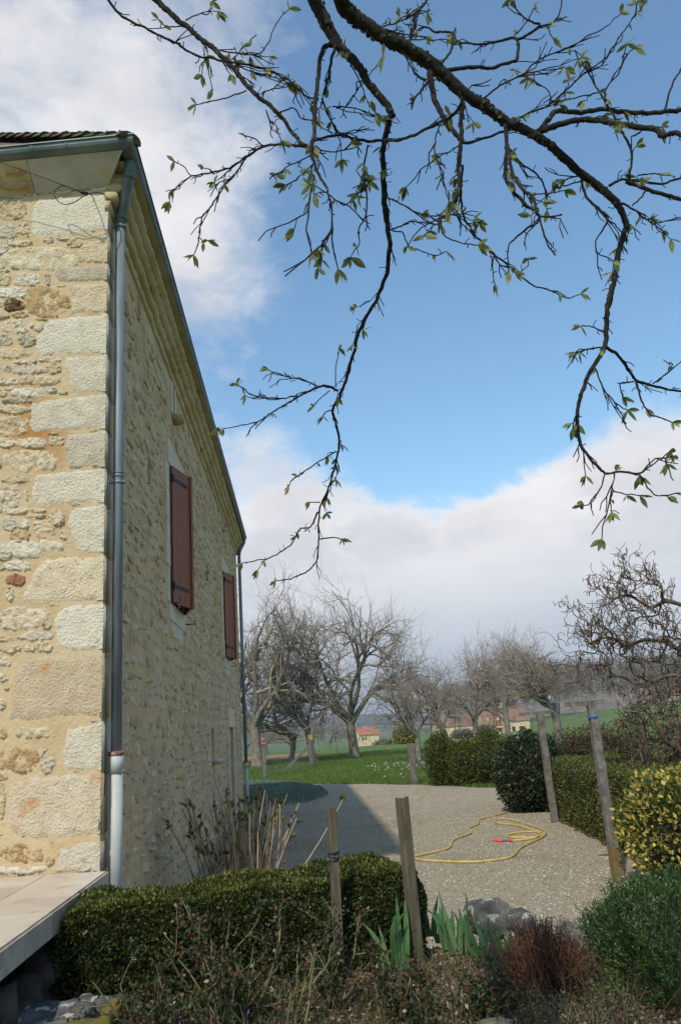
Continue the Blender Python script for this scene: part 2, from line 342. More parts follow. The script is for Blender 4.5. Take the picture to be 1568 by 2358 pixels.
m_wood = mat('winter_wood', [(.13, .10, .068), (.20, .155, .108), (.26, .205, .15)], .4, 7, .98, isl_rand=.6)
m_hill2 = mat('brown_wooded_slope', [(.12, .095, .06), (.19, .15, .10), (.25, .20, .14)], .05, 9, .98, .9, .5, 1.5)
m_hill = mat('wooded_hill', [(.035, .045, .02), (.075, .075, .04), (.12, .12, .06)], .018, 9, .98, .8, .2, 2.0)

# ------------------------------------------------------------------ terrain
def terr(x, y):
    x = np.asarray(x, float); y = np.asarray(y, float)
    t = np.clip((y-48)/260, 0, 1); z = -8.2*t*t*(3-2*t) - np.clip(y-300, 0, 400)*0.012
    r = np.clip((x-8-0.02*y)/60, 0, 1.6)*np.clip((y-28)/90, 0, 1)
    z = z + r*(0.4 + 6.0*np.clip((y-60)/200, 0, 1))
    return z
def sheet(name, xs, ys, zf, material, **k):
    X, Y = np.meshgrid(xs, ys); Z = zf(X, Y)
    nx, ny = len(xs), len(ys); v = np.stack([X, Y, Z], -1).reshape(-1, 3)
    i = np.arange(ny-1)[:, None]*nx; j = np.arange(nx-1)[None]
    f = np.stack([i+j, i+j+1, i+nx+j+1, i+nx+j], -1).reshape(-1, 4)
    return mesh(name, v, f, material, None, True, **k)
xs = np.concatenate([np.linspace(-4000, -300, 16), np.linspace(-260, 260, 66), np.linspace(300, 4000, 16)])
ys = np.concatenate([np.linspace(-400, -20, 10), np.linspace(-10, 120, 40), np.linspace(130, 900, 50), np.linspace(1000, 5000, 14)])
sheet('ground', xs, ys, lambda X, Y: terr(X, Y)-0.03, m_grass, kind='structure')

def poly_sheet(name, outline, zf, material, step=0.25, wob=0.0, seed=0, parent=None, kind='structure'):
    o = np.asarray(outline, float); pts = []
    for a, b in zip(o, np.roll(o, -1, 0)):
        n = max(2, int(np.linalg.norm(b-a)/step))
        for k in range(n): pts.append(a+(b-a)*k/n)
    pts = np.array(pts)
    if wob: pts += np.stack([vnoise(np.c_[pts, np.zeros(len(pts))], 1.3, seed), vnoise(np.c_[pts, np.zeros(len(pts))], 1.3, seed+9)], -1)*wob
    lo, hi = pts.min(0), pts.max(0)
    gx, gy = np.meshgrid(np.arange(lo[0], hi[0], step), np.arange(lo[1], hi[1], step)); g = np.c_[gx.ravel(), gy.ravel()]
    n = len(pts); edges = [(i, (i+1) % n) for i in range(n)]
    inside = np.zeros(len(g), bool)
    for a, b in zip(pts, np.roll(pts, -1, 0)):
        cnd = ((a[1] > g[:, 1]) != (b[1] > g[:, 1])); xx = (b[0]-a[0])*(g[:, 1]-a[1])/(b[1]-a[1]+1e-12)+a[0]
        inside ^= cnd & (g[:, 0] < xx)
    allp = [Vector(p) for p in pts] + [Vector(p) for p in g[inside]]
    v, e, f, *_ = delaunay_2d_cdt(allp, edges, [list(range(n))], 1, 1e-5)
    v = np.array([[p.x, p.y] for p in v])
    return mesh(name, np.c_[v, zf(v[:, 0], v[:, 1])], [list(q) for q in f], material, parent, True, kind=kind), pts
GRAVEL = [(-3.2, 25.9), (-1.3, 25.4), (0.3, 23.7), (1.6, 22.3), (2.6, 20.6), (3.6, 19.2), (3.9, 15.0), (3.6, 12.0), (3.4, 8.0), (3.4, 3.0), (-1.2, 3.0), (-1.6, 5.2), (-2.3, 12.0), (-3.0, 19.0)]
_, gpoly = poly_sheet('gravel_drive', GRAVEL, lambda x, y: 0.0*x, m_gravel, .3, .16, 3)
def inpoly(g, pts):
    ins = np.zeros(len(g), bool)
    for a, b in zip(pts, np.roll(pts, -1, 0)):
        cnd = ((a[1] > g[:, 1]) != (b[1] > g[:, 1])); xx = (b[0]-a[0])*(g[:, 1]-a[1])/(b[1]-a[1]+1e-12)+a[0]
        ins ^= cnd & (g[:, 0] < xx)
    return ins
def bedz(x, y):
    x = np.asarray(x, float); y = np.asarray(y, float)
    edge = 5.62 + 0.12*np.sin(x*2.1) - 0.22*np.clip(x-0.9, 0, 3)
    a = np.clip((edge-y)/0.35, -0.2, 1); b = np.clip((1.95-x)/0.4, -0.2, 1)
    h = np.minimum(a, b); h = np.where(h > 0, h*h*(3-2*h), h*0.5)
    nz = np.array([noise.noise(Vector((p*2.3, q*2.3, .4))) for p, q in zip(np.ravel(x), np.ravel(y))]).reshape(np.shape(x))
    return 0.33*h + 0.03*nz*np.clip(h, 0, 1) - 0.02
_bx, _by = np.linspace(-1.62, 2.3, 70), np.linspace(1.0, 6.2, 90)
sheet('garden_bed', _bx, _by, bedz, m_soil, kind='structure')
poly_sheet('ploughed_field', [(-26, 50), (-3.3, 49), (-2.6, 58), (-30, 70)], lambda x, y: terr(x, y)+0.02, m_plough, 1.0, .4, 5)
poly_sheet('wheat_field', [(30, 70), (120, 62), (220, 120), (200, 260), (90, 200), (55, 130)], lambda x, y: terr(x, y)+0.25, m_wheat, 8.0, 1.0, 6)

# ------------------------------------------------------------------ the stone house
W0 = np.array([-1.772, 5.66, 0.0]); AZ = R(-3.87)
dR = np.array([math.sin(AZ), math.cos(AZ), 0]); nR = np.array([math.cos(AZ), -math.sin(AZ), 0])      # side wall: along, outward
dL = unit(np.array([-1, .04, 0])); nL = unit(np.array([-.04, -1, 0])); UP = np.array([0, 0, 1.0])      # front wall: along, outward
LR, LL, ZT = 13.6, 9.0, 6.30
def RWp(s, z, o=0.0): return W0 + dR*s + nR*o + UP*z
def LWp(u, z, o=0.0): return W0 + dL*u + nL*o + UP*z
def rw(x, y, o=0.0):
    p = onplane(x, y, W0+nR*o, nR); return float((p-W0)@dR), float(p[2])
def lwp(x, y, o=0.0):
    p = onplane(x, y, W0+nL*o, nL); return float((p-W0)@dL), float(p[2])

house = empty('stone_house', W0, 'tall limestone farmhouse with grey gutter, downpipes and closed red-brown shutters', 'house')
def wall_grid(name, Pf, L, z0, z1, holes, material, depth, inward):
    ss = sorted({0.0, L} | {h[0] for h in holes} | {h[1] for h in holes}); zz = sorted({z0, z1} | {h[2] for h in holes} | {h[3] for h in holes})
    mb = MB()
    for a, b in zip(ss, ss[1:]):
        for c, d in zip(zz, zz[1:]):
            if any(h[0] <= a and b <= h[1] and h[2] <= c and d <= h[3] for h in holes): continue
            mb.quad(Pf(a, c), Pf(b, c), Pf(b, d), Pf(a, d))
    for s0, s1, c, d in holes:
        i = -depth
        mb.quad(Pf(s0, c), Pf(s0, d), Pf(s0, d, i), Pf(s0, c, i)); mb.quad(Pf(s1, c), Pf(s1, c, i), Pf(s1, d, i), Pf(s1, d))
        mb.quad(Pf(s0, c), Pf(s0, c, i), Pf(s1, c, i), Pf(s1, c)); mb.quad(Pf(s0, d), Pf(s1, d), Pf(s1, d, i), Pf(s0, d, i))
    return mb.build(name, material, house)
# openings in the side wall (along, along, low, high)
SLIT = (3.42, 3.56, 5.55, 6.02 - .12); SMALL = (7.05, 7.42, 1.32, 1.76); DOOR = (10.25, 11.15, 0.02, 1.78)
WIN1 = (3.08, 4.10, 3.12, 4.76); WIN2 = (9.66, 10.68, 3.10, 4.78)
side = wall_grid('side_wall', RWp, LR, -0.3, ZT, [SLIT, SMALL, DOOR, WIN1, WIN2], m_mortar2, .28, nR)
front = wall_grid('front_wall', LWp, LL, -0.3, ZT, [], m_mortar, .2, nL)
far_l = LWp(LL, 0); 
mb = MB(); a = LWp(LL, 0) + dR*LR; b = RWp(LR, 0)
for p, q in ((LWp(LL, 0), a), (a, b)): mb.quad(p-UP*.3, q-UP*.3, q+UP*ZT, p+UP*ZT)
mb.build('rear_wall', m_mortar2, house)
for nm, h, mt in (('door', DOOR, m_door), ('window_pane', WIN1, m_dark), ('window_pane', WIN2, m_dark), ('window_pane', SLIT, m_dark), ('window_pane', SMALL, m_dark)):
    MB().quad(RWp(h[0]-.02, h[2]-.02, -.22), RWp(h[1]+.02, h[2]-.02, -.22), RWp(h[1]+.02, h[3]+.02, -.22), RWp(h[0]-.02, h[3]+.02, -.22)).build(nm, mt, house)

# stones of the front wall, traced stone by stone (five strips of the wall)
ZY = [650, 1200, 1750, 2300, 2850]
def zpt(k, x, y): return lwp(.1654*x, ZY[k]*.5895+.1654*y)
def relief_stone(name, poly, t, material, parent, Pf, rough=.006, step=None, ret=0.0, z_ext=None, sub=1):
    poly = np.asarray(poly, float); pts = []
    per = np.linalg.norm(np.roll(poly, -1, 0)-poly, axis=1).sum(); st = step or max(.008, per/56)
    for a, b in zip(poly, np.roll(poly, -1, 0)):
        n = max(1, int(round(np.linalg.norm(b-a)/st)))
        for k in range(n): pts.append(a+(b-a)*k/n)
    pts = np.array(pts); seed = float(rng.uniform(0, 90))
    q = np.c_[pts, np.zeros(len(pts))]
    jit = np.stack([vnoise(q, 14, seed), vnoise(q, 14, seed+31)], -1)*min(.012, per*.012) + np.stack([vnoise(q, 45, seed), vnoise(q, 45, seed+31)], -1)*min(.006, per*.006)
    if ret: jit[pts[:, 0] < .03] *= .25
    pts = pts+jit
    area = 0.5*abs(np.sum(pts[:, 0]*np.roll(pts[:, 1], -1)-np.roll(pts[:, 0], -1)*pts[:, 1]))
    lo, hi = pts.min(0), pts.max(0); gs = st*.95
    gx, gy = np.meshgrid(np.arange(lo[0], hi[0], gs), np.arange(lo[1], hi[1], gs)); g = np.c_[gx.ravel(), gy.ravel()]
    g = g + rng.uniform(-.3, .3, g.shape)*gs
    g = g[inpoly(g, pts)]
    if len(g):
        dd = np.min(np.linalg.norm(g[:, None]-pts[None], axis=2), axis=1); g = g[dd > gs*.5]
    n = len(pts)
    v, e, f, *_ = delaunay_2d_cdt([Vector(p) for p in pts]+[Vector(p) for p in g], [(i, (i+1) % n) for i in range(n)], [list(range(n))], 1, 1e-6)
    v = np.array([[p.x, p.y] for p in v])
    dp_ = pts[pts[:, 0] > .03] if ret else pts
    dist = np.min(np.linalg.norm(v[:, None]-dp_[None], axis=2), axis=1)
    q = np.c_[v, np.zeros(len(v))]
    h = t*np.clip(dist/(st*.45), 0, 1)**.6 + (vnoise(q, 11, seed)*rough*1.5 + vnoise(q*np.array([1, 1.7, 1]), 30, seed)*rough*1.5 + vnoise(q*np.array([1, 1.7, 1]), 75, seed)*rough*1.2)*np.clip(dist/(st*.5), 0.0, 1)
    h = np.where(dist < 1e-6, -.004, h)
    verts = np.array([Pf(a, b, c) for (a, b), c in zip(v, h)]); faces = [list(x)[::-1] for x in f]
    if ret:                      # the block turns the corner
        zl, zh = pts[:, 1][pts[:, 0] < .05].min(), pts[:, 1][pts[:, 0] < .05].max(); zl += .002; zh -= .002; k = len(verts)
        b = [RWp(s, z, o) for s, z, o in ((-t+.002, zl, -.01), (-t+.002, zl, .008), (-t+.002, zh, .008), (-t+.002, zh, -.01), (ret, zl, -.01), (ret, zl, .008), (ret, zh, .008), (ret, zh, -.01))]
        verts = np.concatenate([verts, b]); faces += [[k+i for i in q] for q in ([1, 5, 6, 2], [4, 7, 6, 5], [0, 1, 2, 3], [0, 4, 5, 1], [3, 2, 6, 7])]
    return mesh(name, verts, faces, material, parent, True)
Q = [(0, 'cream', [(1225, 265), (1530, 235), (1530, 345), (1290, 340)]),
 (0, 'white', [(455, 560), (520, 450), (700, 425), (1100, 395), (1525, 370), (1515, 880), (1150, 925), (850, 945), (480, 965), (430, 920), (440, 700)]),
 (0, 'cream', [(1215, 970), (1505, 930), (1500, 1330), (1200, 1345), (1065, 1325), (1080, 1180), (1150, 1080)]),
 (0, 'grey', [(760, 1420), (1050, 1385), (1495, 1370), (1485, 1590), (1200, 1600), (950, 1610), (780, 1610)]),
 (0, 'cream', [(970, 1640), (1485, 1615), (1475, 2020), (1200, 2040), (1000, 2035), (985, 1850)]),
 (1, 'white', [(690, 170), (1000, 120), (1475, 90), (1470, 600), (1440, 650), (1200, 640), (900, 665), (580, 690), (500, 640), (470, 480), (560, 330)]),
 (1, 'white', [(910, 690), (1465, 660), (1455, 1170), (1200, 1190), (1060, 1185), (940, 1110), (1000, 950), (890, 850)]),
 (1, 'white', [(440, 1330), (900, 1250), (1220, 1220), (1450, 1210), (1445, 1690), (900, 1720), (640, 1725), (400, 1760), (410, 1600)]),
 (1, 'grey', [(930, 1780), (1440, 1725), (1440, 2225), (930, 2250), (950, 2100), (880, 1950)]),
 (2, 'white', [(480, 370), (900, 320), (1380, 295), (1435, 320), (1430, 760), (950, 770), (700, 810), (560, 820), (430, 740), (440, 550)]),
 (2, 'white', [(1010, 850), (1420, 790), (1420, 1450), (1200, 1470), (1060, 1430), (1010, 1250), (925, 1040)]),
 (2, 'cream', [(650, 1540), (1050, 1500), (1420, 1500), (1425, 2120), (1000, 2160), (800, 2175), (250, 2165), (380, 1900), (460, 1720)]),
 (3, 'white', [(890, 265), (1100, 215), (1415, 215), (1420, 840), (1100, 875), (930, 870), (900, 830), (800, 820), (770, 600), (755, 480), (790, 360)]),
 (3, 'rust', [(310, 960), (760, 915), (1020, 930), (1420, 900), (1425, 1790), (1300, 1800), (950, 1775), (640, 1830), (540, 1860), (130, 1840), (150, 1600), (200, 1250)]),
 (3, 'white', [(940, 1960), (1350, 1850), (1430, 1850), (1425, 2530), (920, 2530), (870, 2300), (900, 2100)]),
 (4, 'rust', [(230, 670), (600, 650), (900, 620), (1420, 610), (1430, 1450), (1100, 1510), (650, 1540), (280, 1530), (130, 1350), (110, 900)]),
 (4, 'grey', [(1080, 1570), (1430, 1560), (1425, 1985), (760, 2000), (800, 1800), (840, 1640), (960, 1680)])]
TRACED = []
for i, (k, c, pl) in enumerate(Q):
    uz = np.array([zpt(k, *p) for p in pl])
    uz[:, 0] = np.where(uz[:, 0] < .06, -.004, uz[:, 0])
    TRACED.append(uz); relief_stone('quoin', uz, .007 if c == 'white' else .009, m_st[c], front, LWp, .0013 if c in ('white',) else .0034, ret=.2 if i % 2 else .26)
RUB = {0: [(190, 415, 280, 40), (430, 380, 150, 60), (600, 340, 200, 80), (850, 350, 230, 100), (170, 610, 380, 260), (90, 890, 260, 200, 'grey'), (335, 860, 150, 160), (250, 1060, 330, 80),
   (670, 1020, 150, 80, 'white'), (1040, 1050, 200, 130), (870, 1000, 150, 50), (560, 1270, 900, 320), (20, 1140, 170, 130, 'white'), (10, 1360, 130, 110, 'white'), (50, 1450, 160, 50),
   (50, 1570, 220, 170), (390, 1570, 350, 160, 'white'), (665, 1570, 70, 160, 'grey'), (150, 1760, 380, 140, 'white'), (200, 1930, 260, 150, 'dark'), (640, 1880, 560, 380, 'ochre'), (280, 2060, 200, 80, 'ochre'), (10, 1900, 100, 100), (30, 2095, 190, 60, 'ochre')],
 1: [(240, 260, 400, 160, 'white'), (600, 160, 200, 40, 'ochre'), (540, 280, 110, 90, 'white'), (50, 460, 230, 140, 'grey'), (380, 460, 210, 160, 'grey'), (180, 640, 460, 130), (340, 760, 300, 60), (705, 735, 280, 70),
   (330, 870, 560, 130, 'grey'), (740, 850, 210, 150), (10, 870, 70, 80), (560, 1020, 500, 120), (110, 1030, 310, 100), (130, 1130, 120, 40, 'white'), (390, 1190, 480, 120, 'white'), (720, 1150, 140, 80, 'white'), (880, 1190, 130, 50),
   (240, 1300, 400, 60, 'grey'), (180, 1420, 400, 110), (30, 1200, 130, 90), (180, 1660, 420, 260), (450, 1890, 400, 130), (780, 1860, 200, 120), (80, 1890, 220, 110), (740, 1760, 160, 30, 'ochre')],
 2: [(440, 180, 720, 280), (0, 200, 60, 140), (230, 430, 340, 90), (110, 680, 340, 320, 'rust'), (360, 700, 60, 210), (190, 880, 420, 80), (540, 870, 180, 50), (560, 950, 120, 50), (790, 970, 200, 200), (420, 945, 90, 40, 'white'),
   (130, 1060, 180, 160, 'white'), (325, 1065, 160, 110, 'white'), (280, 1215, 260, 150, 'ochre'), (615, 1120, 270, 220), (880, 1220, 120, 90), (440, 1400, 830, 230, 'white'), (50, 1500, 240, 120, 'white'), (250, 1640, 320, 130, 'white'),
   (210, 1840, 250, 150, 'red'), (10, 1640, 110, 120, 'ochre'), (135, 2030, 90, 180)],
 3: [(330, 420, 620, 300), (650, 510, 130, 110), (490, 660, 450, 110, 'grey'), (90, 700, 220, 80), (140, 840, 260, 100), (400, 830, 160, 90), (620, 810, 220, 130), (50, 1010, 210, 130), (30, 1240, 140, 90), (20, 1620, 110, 140, 'white'), (530, 2010, 600, 140), (30, 2030, 140, 120, 'ochre')],
 4: [(250, 430, 520, 330, 'ochre'), (660, 440, 190, 340, 'grey'), (40, 650, 140, 100, 'rust'), (20, 1000, 120, 480, 'ochre'), (290, 1730, 600, 240, 'ochre'), (700, 1830, 120, 130, 'ochre'), (300, 1960, 640, 100, 'white')]}
def blob(cx, cy, w, h, n=9):
    a = np.arange(n)*2*math.pi/n + rng.uniform(0, .5); p = 2.6
    rr = (np.abs(np.cos(a))**p+np.abs(np.sin(a))**p)**(-1/p)*rng.uniform(.86, 1.14, n)
    return np.c_[cx+w/2*rr*np.cos(a), cy+h/2*rr*np.sin(a)]
for k, L in RUB.items():
    for r in L:
        pl = blob(r[0], r[1], r[2]*1.12+14, r[3]*1.12+14, n=8 if r[2]*r[3] < 20000 else 12); uz = np.array([zpt(k, *p) for p in pl])
        big = r[2]*r[3] > 60000; TRACED.append(uz)
        relief_stone('stone', uz, rng.uniform(.006, .011) if big else rng.uniform(.006, .015), m_st[r[4] if len(r) > 4 else 'cream'], front, LWp, .013 if big else .0085)
rf_ = np.random.default_rng(77); made = 0
for _ in range(2500):             # small chinking stones in the wider joints
    c = np.array([rf_.uniform(.03, .98), rf_.uniform(.86, 6.12)]); w = rf_.uniform(.025, .10); h = w*rf_.uniform(.25, .6)
    if any(inpoly(c[None], q)[0] or np.min(np.abs((np.vstack([q, (q+np.roll(q, -1, 0))/2])-c)/np.array([w*.62+.006, h*.7+.006])).max(1)) < 1 for q in TRACED): continue
    uz = blob(c[0], c[1], w, h, 8); TRACED.append(uz); made += 1
    relief_stone('stone', uz, rf_.uniform(.004, .010), m_st[('cream', 'cream', 'white', 'ochre', 'grey')[rf_.integers(0, 5)]], front, LWp, .005)
    if made >= 85: break
# the wall goes on to the left, outside the picture: coarser stones, one part
def coursed(s0, s1, z0, z1, hmin, hmax, wmin, wmax, seed, skip=()):
    r = np.random.default_rng(seed); out = []; z = z0
    while z < z1:
        h = r.uniform(hmin, hmax); s = s0+r.uniform(-.2, 0)
        while s < s1:
            w = r.uniform(wmin, wmax)
            hh = h*r.uniform(.55, 1.05); zc = z+h/2+r.normal(0, .02); sc = s+w/2
            if sc+w/2 < s1 and sc-w/2 > s0 and zc+hh/2 < z1 and not any(sc+w/2 > a and sc-w/2 < b and zc+hh/2 > c and zc-hh/2 < d for a, b, c, d in skip):
                out.append((sc, zc, w*r.uniform(.72, .9), hh*r.uniform(.68, .88)))
            s += w
        z += h
    return out
def pebble_stone(Pf, sc, zc, w, h, t, r):
    n = 9; a = np.arange(n)*2*math.pi/n + r.uniform(0, .6); p = 2.4
    rr = (np.abs(np.cos(a))**p+np.abs(np.sin(a))**p)**(-1/p)*r.uniform(.72, 1.18, n)
    tilt = r.normal(0, .10); ca, sa = math.cos(tilt), math.sin(tilt)
    V = []; 
    tx, tz = r.uniform(-.5, .5), r.uniform(-.7, .5)
    for fr, hh in ((1, -.006), (.90, .55*t), (.60, t)):
        for i in range(n):
            x, y = w/2*rr[i]*math.cos(a[i])*fr, h/2*rr[i]*math.sin(a[i])*fr
            q = hh + (r.normal(0, .30)*t + t*(tx*x/w+tz*y/h)*1.6 if hh > 0 else 0)
            V.append(Pf(sc+ca*x-sa*y, zc+sa*x+ca*y, max(q, -.006)))
    V.append(Pf(sc, zc, t*r.uniform(.7, 1.3)))
    F = []
    for k in range(2):
        for i in range(n): F.append([k*n+i, k*n+(i+1) % n, (k+1)*n+(i+1) % n, (k+1)*n+i])
    for i in range(n): F.append([2*n+i, 2*n+(i+1) % n, 3*n])
    return V, F
r_ = np.random.default_rng(5); mb = MB()
for q in coursed(1.0, LL, .0, 6.2, .12, .24, .16, .5, 11): mb.add(*pebble_stone(LWp, *q, .02, r_))
mb.build('rubble_stones', m_wstone, front, kind='stuff')
# stones of the side wall
SKIP = [(s0-.22, s1+.22, z0-.12, z1+.3) for s0, s1, z0, z1 in (SLIT, SMALL, DOOR, WIN1, WIN2)]
SKIP[0] = (3.30, 3.70, 5.42, 6.0); SKIP[1] = (6.98, 7.5, 1.22, 1.82)
st = coursed(.30, LR, .0, 5.94, .07, .19, .07, .40, 21, SKIP)
st.sort(key=lambda q: -q[2]*q[3]/((q[0]+3.0)**2.6)*(1 if q[0] > .35 else .0))
r_ = np.random.default_rng(6); mb = MB()
for i, q in enumerate(st):
    v, f = pebble_stone(RWp, *q, r_.uniform(.006, .019), r_)
    if i < 130: mesh('stone', v, f, m_wstone, side)
    else: mb.add(v, f)
mb.build('rubble_stones', m_wstone, side, kind='stuff')

# dressed stones round the openings
def slabR(name, s0, s1, z0, z1, o0, o1, mt, parent=house):
    return MB().box((RWp((s0+s1)/2, (z0+z1)/2, (o0+o1)/2)), ((s1-s0)/2, (o1-o0)/2, (z1-z0)/2), (dR, nR, UP)).build(name, mt, parent)
for (s0, s1, z0, z1) in (WIN1, WIN2):
    slabR('lintel', s0-.12, s1+.12, z1+.004, z1+.30, -.15, .015, m_dressed)
    slabR('window_sill', s0-.1, s1+.06, z0-.20, z0-.004, -.2, .02, m_dressed)
    slabR('sill_apron', s0+.05, s1-.1, z0-.36, z0-.205, -.1, .012, m_dressed)
    for a, b in ((s0-.19, s0-.004), (s1+.004, s1+.19)):
        z = z0
        while z < z1-.2:
            h = rng.uniform(.24, .42); h = min(h, z1-z)
            slabR('jamb_stone', a-(rng.uniform(0, .12) if a < s0 else 0), b, z+.006, z+h-.006, -.15, rng.uniform(.008, .016), m_dressed); z += h
slabR('lintel', DOOR[0]-.2, DOOR[1]+.2, DOOR[3]+.004, DOOR[3]+.36, -.15, .02, m_dressed)
for a, b in ((DOOR[0]-.2, DOOR[0]-.004), (DOOR[1]+.004, DOOR[1]+.2)):
    z = .02
    while z < DOOR[3]-.15:
        h = min(rng.uniform(.25, .42), DOOR[3]-z)
        slabR('jamb_stone', a, b, z+.006, z+h-.006, -.15, rng.uniform(.01, .016), m_dressed); z += h
slabR('jamb_stone', SLIT[0]-.12, SLIT[0]-.004, SLIT[2]-.02, SLIT[3]+.04, -.1, .014, m_dressed); slabR('jamb_stone', SLIT[1]+.004, SLIT[1]+.11, SLIT[2]-.02, SLIT[3]+.04, -.1, .014, m_dressed)
slabR('lintel', SLIT[0]-.13, SLIT[1]+.12, SLIT[3]+.044, SLIT[3]+.14, -.1, .018, m_dressed)
def lump(name, c, half, ax, mt, parent, seed=0.0, amp=.25, sub=2, freq=1.6):
    bm = bmesh.new(); bmesh.ops.create_icosphere(bm, subdivisions=sub, radius=1.0)
    ax = np.asarray(ax, float); V = []
    for v in bm.verts:
        q = v.co; k = 1+amp*noise.noise(q*freq+Vector((seed, seed*.7, 0)))+amp*.45*noise.noise(q*freq*2.7+Vector((0, seed, 3)))+amp*.2*noise.noise(q*freq*6+Vector((5, seed, 3)))
        p = np.sign(q)*np.abs(np.array(q))**.75*k
        V.append(np.asarray(c)+ax[0]*p[0]*half[0]+ax[1]*p[1]*half[1]+ax[2]*p[2]*half[2])
    F = [[v.index for v in f.verts] for f in bm.faces]; bm.free()
    return mesh(name, V, F, mt, parent, True)
lump('window_sill', RWp(3.49, 5.49, .05), (.13, .09, .055), (dR, nR, UP), m_st['ochre'], house, 3.0)
lump('window_sill', RWp(7.24, 1.26, .05), (.22, .10, .05), (dR, nR, UP), m_st['grey'], house, 8.0)
lump('wall_bracket', RWp(*rw(511, 1218), .05), (.06, .08, .07), (dR, nR, UP), m_st['ochre'], house, 5.0)
for x, y, w, h in ((475, 1320, .05, .13), (317, 710, .03, .14), (341, 1090, .03, .12)):
    s, z = rw(x, y); relief_stone('brick_chip', [(s-w, z-h), (s+w, z-h*.9), (s+w*.8, z+h), (s-w*.9, z+h*.9)], .02, m_st['red'], side, RWp)

# tented shutters: two leaves each, hinged on the jambs and pushed out in the middle
def shutter(WN, push):
    s0, s1, z0, z1 = WN; mid = (s0+s1)/2
    for sgn in (1, -1):
        hx = s0+.01 if sgn > 0 else s1-.01
        hp = RWp(hx, 0, .03); fp = RWp(mid-.005*sgn, 0, push)
        ax = unit(fp-hp); wdt = np.linalg.norm(fp-hp); nn = np.cross(ax, UP)*sgn
        if nn@nR < 0: nn = -nn
        leaf_ = link('shutter', None, house)
        nb = 5
        for k in range(nb):
            a, b = wdt*k/nb, wdt*(k+1)/nb
            MB().box(hp+ax*((a+b)/2)+UP*((z0+z1)/2-.01), ((b-a)/2-.0015, .013, (z1-z0)/2-.005), (ax, nn, UP)).build('board', m_shut, leaf_)
        if sgn > 0:     # overlapping batten on the meeting edge
            MB().box(hp+ax*(wdt+.012)+nn*.006+UP*((z0+z1)/2-.01), (.028, .026, (z1-z0)/2+.004), (ax, nn, UP)).build('edge_batten', m_shut, leaf_)
        for zz in (z0+.19, z1-.17):
            mb = MB().box(hp+ax*(wdt*.42)+nn*.0155+UP*zz, (wdt*.43, .0035, .021), (ax, nn, UP)); mb.tube([hp+nn*.018+UP*(zz-.045), hp+nn*.018+UP*(zz+.045)], .016, 8)
            for k in range(4): mb.box(hp+ax*(wdt*(.2+.18*k))+nn*.021+UP*zz, (.007, .004, .007), (ax, nn, UP))
            mb.build('strap_hinge', m_hinge, leaf_)
    for s, z, l in ((s0-.07, z0-.02, .12), (s1+.14, z0-.10, .13)):
        MB().tube([RWp(s, z, -.02), RWp(s, z, l), RWp(s, z+.05, l+.005)], .008, 6).build('shutter_catch', m_hinge, house)
    MB().tube([RWp(s0+.12, z0+.03, .07), RWp(s0+.12, z0-.05, .09), RWp(s0+.13, z0-.07, .06), RWp(s0+.12, z0-.03, .04)], .006, 6).build('shutter_hook', m_wire, house)
shutter(WIN1, .165); shutter(WIN2, .165)

# cornices under the eaves
mb_c = link('cornice', None, house)
for k in range(4):
    z0 = 5.95+.088*k; o0 = .028+.052*k; V = []; F = []
    n = int(LR/.02); seg = np.linspace(-.02, LR+.02, n); ph = np.abs(np.sin(seg*math.pi/.19+k*.8+1.5*np.array([noise.noise(Vector((s*1.3, k*3.0, 2))) for s in seg])))
    wob = np.array([noise.noise(Vector((s*3, k*7.0, 1))) for s in seg])*.008
    prof = [(-.02, 0.0), (.62, .004), (1.0, .030), (1.0, .066), (.80, .084), (-.02, .087)]
    for s, p_, w in zip(seg, ph, wob):
        for q, zz in prof:
            o = o0*q+.007*p_*(q > .3)+w*1.6*(q > .3) if q > 0 else -.02
            V.append(RWp(s, z0+zz+w*.5, o))
    m_ = len(prof)
    for i in range(n-1):
        for j in range(m_-1): F.append([i*m_+j, (i+1)*m_+j, (i+1)*m_+j+1, i*m_+j+1])
    F.append(list(range(m_))); mesh('cornice_course', V, F, m_render, mb_c, True)
def slab_front(name, u0, u1, mt, zlo=6.18, zhi=6.37, o=.20):
    mb = MB(); v = [LWp(u0, zlo, -.02), LWp(u1, zlo, -.02), LWp(u1, zlo, .012), LWp(u0, zlo, .012), LWp(u0-(.19 if u0 < .1 else 0), zhi, o), LWp(u1, zhi, o), LWp(u1, zhi+.04, -.02), LWp(u0, zhi+.04, -.02)]
    mb.add(v, [[0, 1, 2, 3], [3, 2, 5, 4], [4, 5, 6, 7], [0, 3, 4, 7], [1, 6, 5, 2]]); return mb.build(name, mt, mb_c)
slab_front('cornice_slab', .0, .62, m_slab); slab_front('cornice_slab', .626, LL, m_render)
for (u, z, w, h) in ((.78, 6.235, .26, .05), (.74, 6.31, .22, .035), (.92, 6.29, .12, .03)):
    Pc = lambda a, b, c=0.0: LWp(a, b, .012+(b-6.18)/.19*.188+c*.8) - UP*c*.6
    relief_stone('stone', blob(u, z, w, h, 8), .02, m_st['ochre'], mb_c, Pc, .005)
mb = MB().quad(RWp(-.1, 6.36, .24), RWp(LR+.1, 6.36, .24), RWp(LR+.1, 6.36, -.05), RWp(-.1, 6.36, -.05)).quad(LWp(-.1, 6.385, .22), LWp(LL, 6.385, .22), LWp(LL, 6.385, -.05), LWp(-.1, 6.385, -.05))
mb.build('eaves_board', m_render, house)

